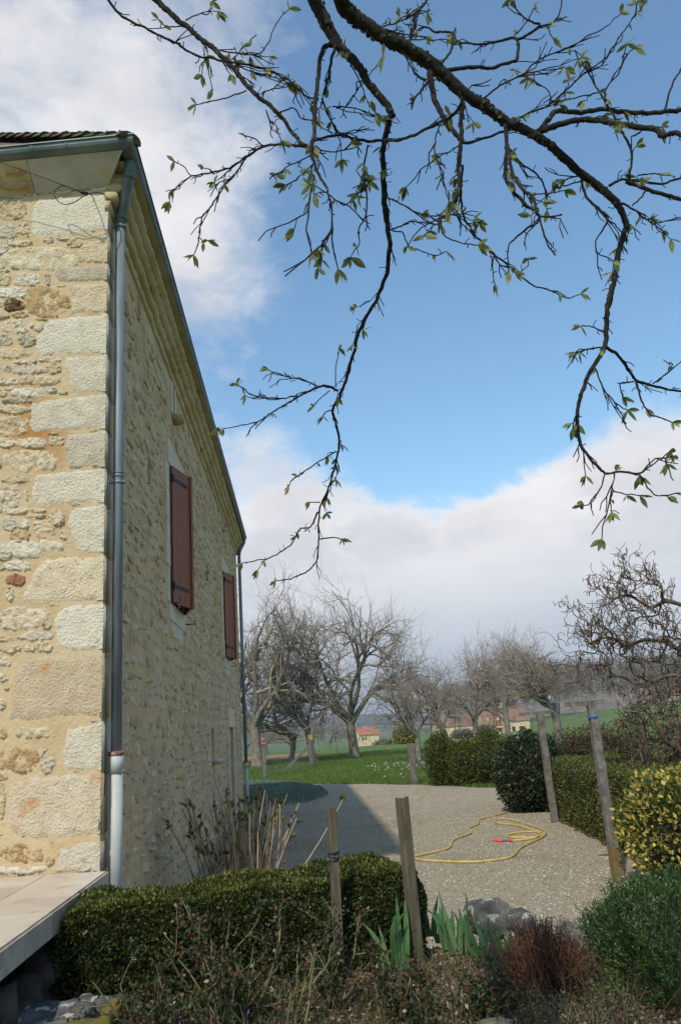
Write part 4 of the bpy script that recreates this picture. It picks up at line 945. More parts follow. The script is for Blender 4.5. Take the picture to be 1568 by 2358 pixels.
# low dark needle shrub at the right front, on the bed
def bare_low(t, r):
    T_ = Tubes()
    for k in range(60):
        q = np.array([1.35, 4.25, .3])+np.array([r.uniform(-.3, .5), r.uniform(-.35, .1), 0]); d = unit(np.array([r.normal(0, .7), r.normal(-.5, .4), r.uniform(.1, .7)])); l = r.uniform(.12, .3)
        T_.add([q, q+d*l*.5+r.normal(0, .02, 3), q+d*l+r.normal(0, .02, 3)], [.003, .0022, .001], 4)
    T_.build('bare_twigs', m_dead, t)
g = np.array([1.66, 4.50, .26])
def sprigs(name, g, c, rad, n, label, seed):
    r = np.random.default_rng(seed); t = empty(name, g, label, 'shrub')
    p, nn = shell_ellipsoid(n, c, rad, r, -.98, .18, .22, seed=seed*1.3)
    d = unit(nn*.8+UP*.75+r.normal(0, .28, p.shape)); V = []; F = []; k = 0; P_, D_ = [], []
    for j in range(11):           # needles up each sprig
        P_.append(p+d*(.012+.0085*j)); D_.append(d*.9+unit(r.normal(size=p.shape))*.75)
    v, f = leaf_mesh(np.concatenate(P_), np.concatenate(D_), .020, .0065, r); mesh('foliage', v, f, m_hebe, t)
    core_ellipsoid('dark_core_filler', c, rad, t, .84, seed*1.3, .22); bare_low(t, r); return t
sprigs('needle_shrub', g, g+np.array([.05, -.05, .12]), (.60, .56, .35), 6800, 'dense dark green needle-leaved shrub in the bottom right corner', 86)

# clipped box hedge in front
box_hedge('box_hedge', (-1.70, 4.78, 0.0), (.25, 5.42, 0.0), .68, .2, .80, 76000, .022, .013, m_box, 'low clipped box hedge between the terrace and the wooden stakes', 91, m_suntop, .22, .06)

# dead brown mound
dm = empty('dead_fern_mound', (.86, 4.42, .30), 'dry reddish brown tangle of dead stems beside the needle shrub', 'plant')
r = np.random.default_rng(95); T_ = Tubes()
for k in range(900):
    q = np.array([.86, 4.42, .28])+np.append(r.normal(0, .05, 2), 0); a = r.uniform(0, 6.28); o = r.uniform(.02, .23); h = r.uniform(.16, .36)*math.sqrt(max(0.1, 1-(o/.27)**2)); ca = np.array([math.cos(a), math.sin(a), 0])
    T_.add(smooth_line([q, q+ca*o*.6+UP*h*.6, q+ca*o+UP*h+r.normal(0, .02, 3), q+ca*(o+r.uniform(0, .08))+UP*(h-r.uniform(-.05, .16))+r.normal(0, .02, 3)], 2), np.linspace(.0026, .0010, 7), 3)
T_.build('dead_stems', m_dead, dm)

# irises
def z5d(x, y): return 784+.5*x, 1768.5+.5*y
r = np.random.default_rng(97); z5 = lambda x, y, z: G(784+.5*x, 1768.5+.5*y, z)
IR = [((212, 790), 3, .30, 'iris fan left of the square stake, nearest the box hedge'), ((268, 770), 4, .34, 'tall iris fan touching the left side of the square stake'), ((415, 770), 4, .22, 'iris fan just right of the square stake'), ((465, 800), 4, .22, 'iris fan between the square stake and the rock'),
      ((505, 830), 5, .26, 'iris fan of middling height between the stake and the tall broad fan'), ((545, 850), 6, .34, 'tall broad iris fan left of the lichened rock'), ((640, 860), 5, .22, 'short iris fan in front of the lichened rock'), ((720, 880), 5, .24, 'iris fan right below the lichened rock, near the dead mound'), ((775, 930), 3, .24, 'iris fan against the dead brown mound')]
for (x, y), n, h, lb in IR:
    b = P(*z5d(x, y), 4.92 if x < 320 else z5(x, y, .33)[1]); b[2] = .32; t = empty('iris', b, lb, 'plant', 'irises on the edge of the bed')
    for k in range(n):
        a = (k-(n-1)/2)/max(1, n)*.5+r.normal(0, .07); hh = h*r.uniform(.75, 1.15); yv = r.normal(0, .14); w = r.uniform(.015, .024); V = []
        bend = r.normal(0, .35); fx = np.array([math.cos(.3+r.normal(0, .5)), math.sin(r.normal(0, .5)), 0])
        for s in np.linspace(0, 1, 6):
            c = b+np.array([math.sin(a)*hh*s*(1+.3*s)+bend*hh*max(0, s-.45)**1.6, yv*s*hh, hh*s*math.cos(a*.8)-abs(bend)*hh*.5*max(0, s-.5)**1.6])+np.array([(k-(n-1)/2)*.018, r.normal(0, .002), 0]); ww = w*(1-s**2.2)*(.75+.5*s)
            V += [c-fx*ww, c+np.array([0, -.004, 0]), c+fx*ww]
        F = []
        for i in range(5): F += [[3*i, 3*i+1, 3*i+4, 3*i+3], [3*i+1, 3*i+2, 3*i+5, 3*i+4]]
        mesh('leaf', V, F, m_iris, t, True)

# rose bushes
def rose(b, n, h, spread, label, seed, nleaf=200, lean=(0, 0)):
    r = np.random.default_rng(seed); b = np.array(b, float); t = empty('rose_bush', b, label, 'rose bush', 'pruned rose bushes in the bed'); T_ = Tubes(); LP, LD = [], []
    def cane(p, d, L, rad, lvl):
        pts = [p]; k = 6
        for i in range(k): d = unit(d+r.normal(0, .13, 3)+UP*.03); pts.append(pts[-1]+d*L/k)
        T_.add(pts, np.linspace(rad, rad*.55, k+1), 5)
        m_ = int(nleaf/n/ (2 if lvl else 1))
        for _ in range(m_):
            i = r.integers(1, k+1); c = pts[i]+r.normal(0, .02, 3)
            for q in range(r.integers(2, 5)): LP.append(c+r.normal(0, .010, 3)); LD.append(unit(r.normal(size=3)+UP*.35))
        if lvl < 2:
            for _ in range(r.integers(1, 4)):
                i = r.integers(2, k+1); cane(pts[i], unit(d+r.normal(0, .65, 3)), L*r.uniform(.35, .6), rad*.62, lvl+1)
    for k in range(n):
        a = r.uniform(0, 6.28); d = unit(np.array([math.cos(a)*spread+lean[0], math.sin(a)*spread*.7+lean[1], 1.0])); cane(b+np.append(r.normal(0, .04, 2), -.02), d, h*r.uniform(.6, 1.1), r.uniform(.0055, .0095), 0)
    T_.build('canes', m_cane, t); v, f = leaf_mesh(np.array(LP), np.array(LD), .026, .015, r); mesh('leaves', v, f, m_roseleaf, t)
ROSES = [((-1.05, 4.02, .30), 7, .40, .8, 'rose bush sprawling in front of the left end of the box hedge', 90, (-.2, 0)), ((-.62, 4.15, .31), 8, .44, .7, 'rose bush with crossing canes before the middle of the hedge', 110, (.05, 0)),
         ((-.22, 4.35, .32), 7, .40, .8, 'rose bush just left of the round stake', 90, (0, 0)), ((.12, 4.25, .32), 6, .22, .9, 'low reddish rose bush between the two stakes', 100, (.1, 0)),
         ((.45, 4.15, .32), 6, .20, .9, 'low rose bush in front of the irises', 90, (.1, 0)), ((-.38, 3.78, .30), 6, .36, .85, 'rose bush with long bare canes at the bottom edge', 50, (.2, 0)), ((.25, 3.85, .31), 5, .20, .9, 'small thorny rose bush at the bottom centre', 60, (.2, 0)),
         ((-.85, 4.52, .31), 6, .42, .6, 'rose bush growing against the face of the box hedge', 90, (0, 0))]
for i, (b, n, h, sp, lb, nl, ln_) in enumerate(ROSES): rose(b, n, h, sp, lb, 120+i, nl, ln_)

# hydrangea behind the hedge, by the house
r = np.random.default_rng(140); hb = np.array([-1.16, 7.9, 0]); t = empty('hydrangea', hb, 'leafless hydrangea with pale upright stems and green buds by the house', 'shrub'); T_ = Tubes(); LP, LD = [], []
for k in range(150):
    q = hb+np.array([r.normal(0, .12), r.normal(0, .14), 0]); a = r.normal(0, .2)+(q[0]-hb[0])*.8; l = r.uniform(.45, 1.15) if r.random() < .8 else r.uniform(.9, 1.32)
    d = unit(np.array([math.sin(a), r.normal(0, .18), math.cos(a)])); pts = [q, q+d*l*.35+r.normal(0, .015, 3), q+d*l*.7+r.normal(0, .02, 3), q+d*l]
    T_.add(smooth_line(pts, 2), np.linspace(.0062, .0042, 7), 5)
    if r.random() < .4:
        for _ in range(6): LP.append(q+d*l*r.uniform(.93, 1.0)); LD.append(d*.8+r.normal(0, .55, 3))
    if r.random() < .25:
        i = pts[2]; e = i+unit(d+r.normal(0, .5, 3))*.2; T_.add([i, (i+e)/2, e], [.005, .004, .004], 4)
        for _ in range(5): LP.append(e); LD.append(UP+r.normal(0, .6, 3))
T_.build('stems', m_hyd, t); v, f = leaf_mesh(np.array(LP), np.array(LD), .06, .03, r); mesh('buds', v, f, m_yew, t, kind='stuff')

# silver ground cover by the far corner of the house
ms = np.array([G(x, y)[:2] for x, y in ((592, 1862), (640, 1858), (715, 1848), (757, 1832), (735, 1815), (680, 1806), (600, 1803), (560, 1806))])
ms[0, 0] -= .5; ms[-1, 0] -= 1.0
r = np.random.default_rng(150); g = r.uniform(ms.min(0), ms.max(0), (90000, 2)); g = g[inpoly(g, ms)][:42000]
cc = ms.mean(0); dd = np.min(np.linalg.norm(g[:, None, :]-np.array([ms[i]+(ms[(i+1) % 8]-ms[i])*k/8 for i in range(8) for k in range(8)])[None], axis=2), axis=1)
z = .12*np.clip(dd/.5, 0, 1)**.6; p3 = np.c_[g, z]; p3[:, 2] += .03*vnoise(p3, 2.0, 3)
v, f = leaf_mesh(p3, UP*.8+r.normal(0, .6, p3.shape), .045, .018, r)
tag(mesh('silver_ground_cover', v, f, m_silver, None), 'low mat of silvery green ground cover by the far house corner', 'ground cover', kind='stuff')

# ------------------------------------------------------------------ posts, stakes, fences
def post(name, base, h, w, d, material, label, cat, lean=(0, 0), group=None, rot=0.0, extra=None, point=0.0):
    base = np.asarray(base, float); t = empty(name, base, label, cat, group); ax = unit(np.array([lean[0], lean[1], 1.0])); a = np.array([math.cos(rot), math.sin(rot), 0]); b = np.cross(ax, a)
    r = np.random.default_rng(int(abs(base[0]*100))+3); V = []; F = []; n = 9; m_ = 8; sq = [(-1, -.8), (-.8, -1), (.8, -1), (1, -.8), (1, .8), (.8, 1), (-.8, 1), (-1, .8)]
    for i in range(n+1):
        z = -.15+(h+.15)*i/n; off = r.normal(0, w*.03, 2)
        for sx, sy in sq: V.append(base+ax*z+a*(sx*w/2+off[0])*(1-point*i/n)+b*(sy*d/2+off[1])*(1-point*i/n)+(UP*r.normal(0, .006) if i == n else 0))
    for i in range(n):
        for j in range(m_): F.append([i*m_+j, i*m_+(j+1) % m_, (i+1)*m_+(j+1) % m_, (i+1)*m_+j])
    F.append([n*m_+j for j in range(m_)])
    mesh('shaft', V, F, material, t)
    if extra: extra(t, base, ax, a, b)
    return t
sb1 = P(780, 2190, 4.84); sb1[2] = .32; sb2 = P(957, 2160, 5.02); sb2[2] = .32
def band(t, base, ax, a, b):
    c = base+ax*.62; T_ = Tubes(); p = [c+a*.028*math.cos(k)+b*.028*math.sin(k)+ax*(.022*math.sin(k*.31)) for k in np.linspace(0, 6.28*4, 50)]; T_.add(p, np.full(50, .007), 5); T_.build('tie', m_black, t)
    MB().tube(smooth_line([c+a*.0-b*.02, c+np.array([-.05, -.03, -.07]), c+np.array([-.09, -.02, -.10])], 4), .003, 5).build('tie_end', m_black, t)
h1 = P(777, 1860, sb1[1])[2]-sb1[2]; h2 = P(948, 1840, sb2[1])[2]-sb2[2]
post('wooden_stake', sb1, h1, .050, .046, m_stake, 'thin grey wooden stake with a black tie in front of the hedge', 'stake', (.008, 0), 'stakes in the bed', .3, band)
post('wooden_stake', sb2, h2, .066, .060, m_stake, 'thicker square wooden stake standing in the irises', 'stake', (-.015, 0), 'stakes in the bed', .45)
def tbar(span, wires=()):
    def f(t, base, ax, a, b):
        top = base+ax*f.h; d = unit(np.array([1, -.12, 0])); MB().box(top-UP*.02-d*span*.15, (span/2, .022, .025), (d, np.cross(UP, d), UP)).build('cross_arm', m_conc, t)
        MB().tube(smooth_line([top-d*span*.62+UP*.03, top-d*span*.3-UP*.16, top-d*.02-UP*.18], 5), .006, 5).build('stay_wire', m_wire, t)
        MB().tube(smooth_line([top+d*span*.32+UP*.02, top+d*span*.7-UP*.1, top+d*span*1.1-UP*.14], 5), .005, 5).build('stay_wire', m_wire, t)
    return f
b1 = G(1278, 1895); b2 = G(1425, 2033)
f1 = tbar(.50); f1.h = P(1260, 1638, b1[1])[2]
post('concrete_post', b1, f1.h, .10, .09, m_conc, 'lichen-spotted concrete clothes-line post with a cross arm by the round evergreen', 'post', (-.012, 0), 'concrete clothes-line posts', .2, f1)
f2 = tbar(.40); f2.h = P(1365, 1614, b2[1])[2]
def post2x(t, base, ax, a, b):
    f2(t, base, ax, a, b); post_b = MB().box(base+ax*.16, (.0475, .0435, .17), (a, b, ax)).build('lichened_foot', m_conc2, t)
    c = base+ax*(f2.h-.16); mb = MB().tube([c-ax*.008, c+ax*.010], .058, 10); mb.build('blue_tie', mat('blue_twine', [(.02, .12, .32), (.04, .2, .45)], 8, 2, .7), t)
post('concrete_post', b2, f2.h, .088, .080, m_conc, 'nearer lichen-spotted concrete post with blue twine in front of the clipped hedge', 'post', (-.010, 0), 'concrete clothes-line posts', .2, post2x)
g = P(1490, 1760, 17); g[2] = 0
post('concrete_post', g, P(1492, 1684, 17)[2], .10, .09, m_conc, 'pale far concrete post behind the clipped hedge under the hazel', 'post', (0, 0), 'concrete clothes-line posts', .1)
def brace(dx, dy, top, mt=None):
    def f(t, base, ax, a, b):
        p0 = base+ax*top; p1 = base+np.array([dx, dy, -.05]); d = unit(p1-p0); l = np.linalg.norm(p1-p0); s = unit(np.cross(d, UP)); MB().box((p0+p1)/2, (l/2, .045, .045), (d, s, np.cross(d, s))).build('brace', m_post, t)
    return f
g = G(955, 1806); 
post('fence_post', g, 1.06, .17, .16, m_post, 'stout grey wooden fence post braced on its right side at the drive edge', 'post', (-.02, 0), 'old fence posts', .2, brace(.78, .3, .72))
g = G(719, 1766)
def capped(t, base, ax, a, b):
    brace(-1.15, -.5, 1.0)(t, base, ax, a, b)
    MB().box(base+ax*1.30, (.10, .095, .09), (a, b, ax)).build('yellow_cap', mat('yellow_lichen_cap', [(.26, .20, .05), (.38, .31, .12)], 9, 4, .9), t)
    MB().tube([base+ax*1.17, base+ax*1.21], .115, 10).build('white_band', m_iron, t)
post('fence_post', g, 1.28, .18, .17, m_post, 'old fence post with yellow cap and slanting brace in the meadow', 'post', (-.01, 0), 'old fence posts', .2, capped)
gpost = g; g = G(610, 1790); g[1] = 31; g = np.array([P(610, 1780, 31)[0], 31, 0.0])
post('fence_post', g, 1.45, .15, .15, m_post, 'leftmost fence post, rusty topped, close to the far downpipe', 'post', (-.01, 0), 'old fence posts', .2, lambda t, base, ax, a, b: MB().box(base+ax*1.30, (.085, .085, .14), (a, b, ax)).build('rusty_sleeve', m_rust, t))
# mesh fence between them
fa, fb = g, gpost; fn = empty('wire_fence', (fa+fb)/2, 'sagging wire mesh fence between the old posts left in the meadow', 'fence'); T_ = Tubes()
d = (fb-fa); ln = np.linalg.norm(d); d /= ln; k = 0
for s in np.arange(-1.0, ln, .16):
    for sg in (1, -1):
        s2 = s+sg*1.0; a0, a1 = np.clip(s, 0, ln), np.clip(s2, 0, ln)
        z0 = abs(a0-s); z1 = 1.0-abs(a1-s2)
        if z1 > z0: T_.add([fa+d*a0+UP*z0, fa+d*a1+UP*z1], [.0022, .0022], 3)
T_.build('wire_mesh', m_wire, fn, 'stuff'); MB().tube([fa+UP*1.22, (fa+fb)/2+UP*1.15, fb+UP*1.2], .012, 5).build('top_rail', m_rust, fn)

# ------------------------------------------------------------------ hose
HP = [(770, 205), (740, 213), (690, 226), (640, 240), (630, 262), (590, 280), (602, 300), (560, 318), (520, 335), (500, 370), (440, 388), (370, 403), (335, 415), (370, 426), (450, 432), (600, 436), (720, 425), (790, 410), (830, 370), (880, 345), (930, 320), (945, 295), (900, 275), (840, 255), (760, 236), (708, 243), (730, 258), (800, 265), (880, 287), (925, 297), (932, 312), (880, 322), (800, 323), (765, 315), (800, 303), (870, 296), (918, 302), (908, 320), (860, 331), (790, 337)]
hp = np.array([z5(x, y, .012) for x, y in HP]); hp = smooth_line(hp, 5); hp[:, 2] = .014
for i in range(len(hp)):            # strands lie on one another where they cross
    near = np.linalg.norm(hp[:max(0, i-10), :2]-hp[i, :2], axis=1)
    if len(near) and near.min() < .05: hp[i, 2] = .014+.024*(1-near.min()/.05)
ho = empty('garden_hose', hp[0], 'yellow garden hose lying in loose coils on the gravel', 'hose')
MB().tube(hp, .015, 8).build('tube', m_hose, ho, True)
e = hp[-1]; d = unit(z5(742, 338, .014)-e); mb = MB()
MB().tube([e, e+d*.05], .017, 8).build('connector_ring', m_redpl, ho, True); MB().tube([e+d*.05, e+d*.12], [.019, .016], 8).build('connector_grip', m_blupl, ho, True)
MB().tube([e+d*.12, e+d*.15, e+d*.26], [.018, .02, .012], 8).build('nozzle', m_redpl, ho, True); MB().tube([e+d*.03, e+d*.03+np.array([.01, -.03, -.004])], .013, 6).build('nozzle_tab', m_redpl, ho, True)

# ------------------------------------------------------------------ rocks
EX = np.eye(3)
def rock(c, half, mt, label, seed, amp=.35, group='rocks of the bed edge'):
    o = lump('rock', c, half, EX, mt, None, seed, amp, 4, 1.3); return tag(o, label, 'rock', group)
rk = G(1130, 2120, .33)
rock(rk+np.array([0, .05, .0]), (.15, .13, .12), m_rock, 'grey lichened boulder at the edge of the bed beside the irises', 3.3)
rock(rk+np.array([.17, .02, -.05]), (.11, .12, .09), m_rock, 'lower dark shoulder stone against the lichened boulder', 6.1)
rock(np.array([-1.32, 3.80, .36]), (.24, .22, .13), m_moss, 'large mossy boulder in the bottom left corner', 9.4, .25)
rock(np.array([-1.50, 4.10, .38]), (.20, .14, .11), m_rock, 'pale grey stone below the terrace edge', 4.4, .3)
rock(np.array([-1.40, 4.42, .33]), (.15, .15, .10), m_rock, 'small grey stone under the left end of the hedge', 5.4, .3)
rock(np.array([.52, 3.93, .31]), (.09, .07, .05), m_moss, 'small pale stone at the bottom edge near the dead mound', 7.4, .25)

# ------------------------------------------------------------------ loose surface: pebbles, mulch, grass
def scatter_chips(name, pts, smin, smax, material, label, cat, seed, flat=.5):
    r = np.random.default_rng(seed); n = len(pts); s = smin+(smax-smin)*r.random(n)**2.2
    base = unit(np.array([[1, 0, -.35], [-.5, .87, -.35], [-.5, -.87, -.35], [.1, .1, 1.0], [0.6, -.6, .5]]))
    V = base[None]*r.uniform(.65, 1.3, (n, 5, 1))*s[:, None, None]; V[:, :, 2] *= flat
    a = r.uniform(0, 6.28, n); ca, sa = np.cos(a)[:, None], np.sin(a)[:, None]; V = np.stack([V[:, :, 0]*ca-V[:, :, 1]*sa, V[:, :, 0]*sa+V[:, :, 1]*ca, V[:, :, 2]], -1)
    V = V+pts[:, None, :]; f = np.array([[0, 1, 3], [1, 2, 3], [2, 4, 3], [4, 0, 3], [2, 0, 4]]); F = (np.arange(n)[:, None, None]*5+f[None]).reshape(-1, 3)
    return tag(mesh(name, V.reshape(-1, 3), F, material, None), label, cat, kind='stuff')
r = np.random.default_rng(200); n = 230000; y = 5.5+20*r.random(n)**2.0; x = r.uniform(-3.2, 3.9, n); g = np.c_[x, y]; g = g[inpoly(g, gpoly)][:90000]
scatter_chips('loose_gravel', np.c_[g, np.full(len(g), .003)], .004, .016, m_pebble, 'loose pale limestone gravel covering the drive', 'gravel', 201)
x = r.uniform(-1.6, 1.9, 26000); y = r.uniform(3.2, 5.9, 26000); z = bedz(x, y)
scatter_chips('mulch', np.c_[x, y, z+.002], .004, .017, m_chip, 'brown mulch and stone chips over the flower bed', 'mulch', 202, .6)
def grass(name, n, fx, h, w, label, seed, material=None):
    r = np.random.default_rng(seed); p = fx(r, n); d = UP+r.normal(0, .35, p.shape); v, f = leaf_mesh(p, d, h, w, r, .1)
    return tag(mesh(name, v, f, material or m_blade, None), label, 'grass', kind='stuff')
def f_lawn(r, n):
    y = 19+34*r.random(n*2)**1.5; x = r.uniform(-.16, .24, n*2)*y*1.25; g = np.c_[x, y]; g = g[~inpoly(g, gpoly*np.array([1, 1]))]; g = g[(g[:, 0] > W0[0]-(g[:, 1]-5.6)*.068) | (g[:, 1] > 20)][:n]; return np.c_[g, terr(g[:, 0], g[:, 1])-.03]
grass('meadow_grass_blades', 90000, f_lawn, .11, .014, 'green meadow grass beyond the gravel drive', 210)
r = np.random.default_rng(211); y = r.normal(31, 2.5, 110); x = 2.2+r.normal(0, .9, 110)+(y-31)*.05; p = np.c_[x, y, terr(x, y)+.10]
v, f = leaf_mesh(np.repeat(p, 3, 0), r.normal(size=(330, 3))+UP, .042, .03, r); tag(mesh('daisies', v, f, mat('white_petals', [(.7, .7, .68), (.8, .8, .78)], 3, 2, .7), None), 'scattering of small white daisies in the meadow', 'flowers', kind='stuff')
def f_cover(r, n):
    x = r.uniform(-1.6, -.5, n); y = r.uniform(3.5, 4.75, n)-.0; return np.c_[x, y, bedz(x, y)+r.uniform(0, .07, n)]
o = grass('dark_ground_cover', 5200, f_cover, .030, .017, 'dark evergreen ground cover below the terrace and hedge', 212, m_dkleaf); o['category'] = 'ground cover'
r = np.random.default_rng(213); p = f_cover(r, 60)+UP*.04; p = np.repeat(p, 5, 0)+r.normal(0, .008, (300, 3)); v, f = leaf_mesh(p, r.normal(size=(300, 3)), .013, .009, r)
tag(mesh('purple_flowers', v, f, mat('purple_petals', [(.16, .03, .14), (.30, .08, .26)], 5, 2, .7), None), 'tiny purple flowers among the dark ground cover', 'flowers', kind='stuff')

r = np.random.default_rng(220); T_ = Tubes(); LP, LD = [], []
for k in range(1500):
    x, y = r.uniform(-1.2, 1.15), r.uniform(3.6, 4.95)
    q = np.array([x, y, float(bedz(np.array([x]), np.array([y]))[0])]); d = unit(np.array([r.normal(0, .5), r.normal(0, .5), 1])); l = r.uniform(.04, .19)
    T_.add([q, q+d*l*.5+r.normal(0, .008, 3), q+d*l+r.normal(0, .015, 3)], [.0022, .0018, .001], 3)
    for _ in range(r.integers(2, 7)): LP.append(q+d*l*r.uniform(.3, 1)); LD.append(r.normal(size=3)+UP*.5)
T_.build('dry_herbs', m_cane, None, 'stuff'); tag(bpy.data.objects['dry_herbs'], 'tangle of dry brown herb stems over the flower bed', 'plants')
v, f = leaf_mesh(np.array(LP), np.array(LD), .022, .012, r); tag(mesh('herb_leaves', v, f, m_herb, None, kind='stuff'), 'small olive and rust coloured leaves among the dry herbs', 'plants')

# ------------------------------------------------------------------ corkscrew hazel on the right
r = np.random.default_rng(300); hz = empty('corkscrew_hazel', (4.85, 10.6, 0), 'corkscrew hazel with twisted bare branches and hanging catkins behind the hedge', 'tree')
HA, HB = Tubes(), Tubes(); CK = []
def curly(p, d, L, rad, lvl):
    n = max(6, int(L/.05)); d = unit(d); pts = [p]; ph = r.uniform(0, 6.28); w = r.uniform(.7, 1.3); e1 = unit(np.cross(d, r.normal(size=3))); st = r.uniform(.45, .8)*(1 if lvl else .7); d0 = d
    for i in range(n):
        ph += st*r.uniform(.5, 1.5); e2 = np.cross(d0, e1); d = unit(d*.55+d0*.45+(e1*math.cos(ph)+e2*math.sin(ph))*.55*w*(.5 if lvl == 0 else 1)+r.normal(0, .10, 3)+UP*(.02 if lvl < 2 else .0)); pts.append(pts[-1]+d*L/n)
    pts = np.array(pts); rr = np.linspace(rad, max(rad*.45, .0035), n+1); (HA if lvl < 2 else HB).add(pts, rr, 7 if lvl == 0 else 5 if lvl == 1 else 4)
    if lvl >= 1 and r.random() < .6:
        for _ in range(r.integers(1, 3)): CK.append(pts[r.integers(n//3, n+1)])
    if lvl < 3:
        for _ in range([8, 7, 4][lvl]):
            i = r.integers(int(n*(.35 if lvl == 0 else .15)), n+1); a = unit(np.cross(d0, r.normal(size=3))+UP*.3); q = unit(d0*.7+a)
            curly(pts[i], q, L*r.uniform(.35, .6), max(rr[i]*.6, .0045), lvl+1)
H0 = np.array([4.85, 10.6, 0])
for d, L, rad in (((-.9, -.1, 1.2), 2.2, .055), ((-.25, .1, 1.5), 2.6, .055), ((-1.1, -.2, .75), 2.1, .045), ((.5, .1, 1.2), 2.4, .05), ((-.5, -.35, .9), 2.0, .045), ((.9, -.1, 1.0), 2.0, .045), ((-.9, .3, .5), 1.9, .04)):
    curly(H0+np.append(r.normal(0, .08, 2), -.05), np.array(d), L, rad, 0)
for z_, L_ in ((2.35, 1.9), (1.9, 1.7), (2.9, 1.4)): curly(np.array([4.8, 10.5, z_]), np.array([-1, -.1, .06]), L_, .035, 0)
HA.build('branches', m_hbark, hz); HB.build('twisted_twigs', m_hbark, hz)
CT = Tubes()
for c in CK:
    l = r.uniform(.03, .075); q = c+np.array([r.normal(0, .006), r.normal(0, .006), 0]); CT.add([q, q-UP*l*.3, q-UP*l*.75, q-UP*l], [.002, .0055, .005, .0015], 4)
CT.build('catkins', m_catk, hz, 'stuff')

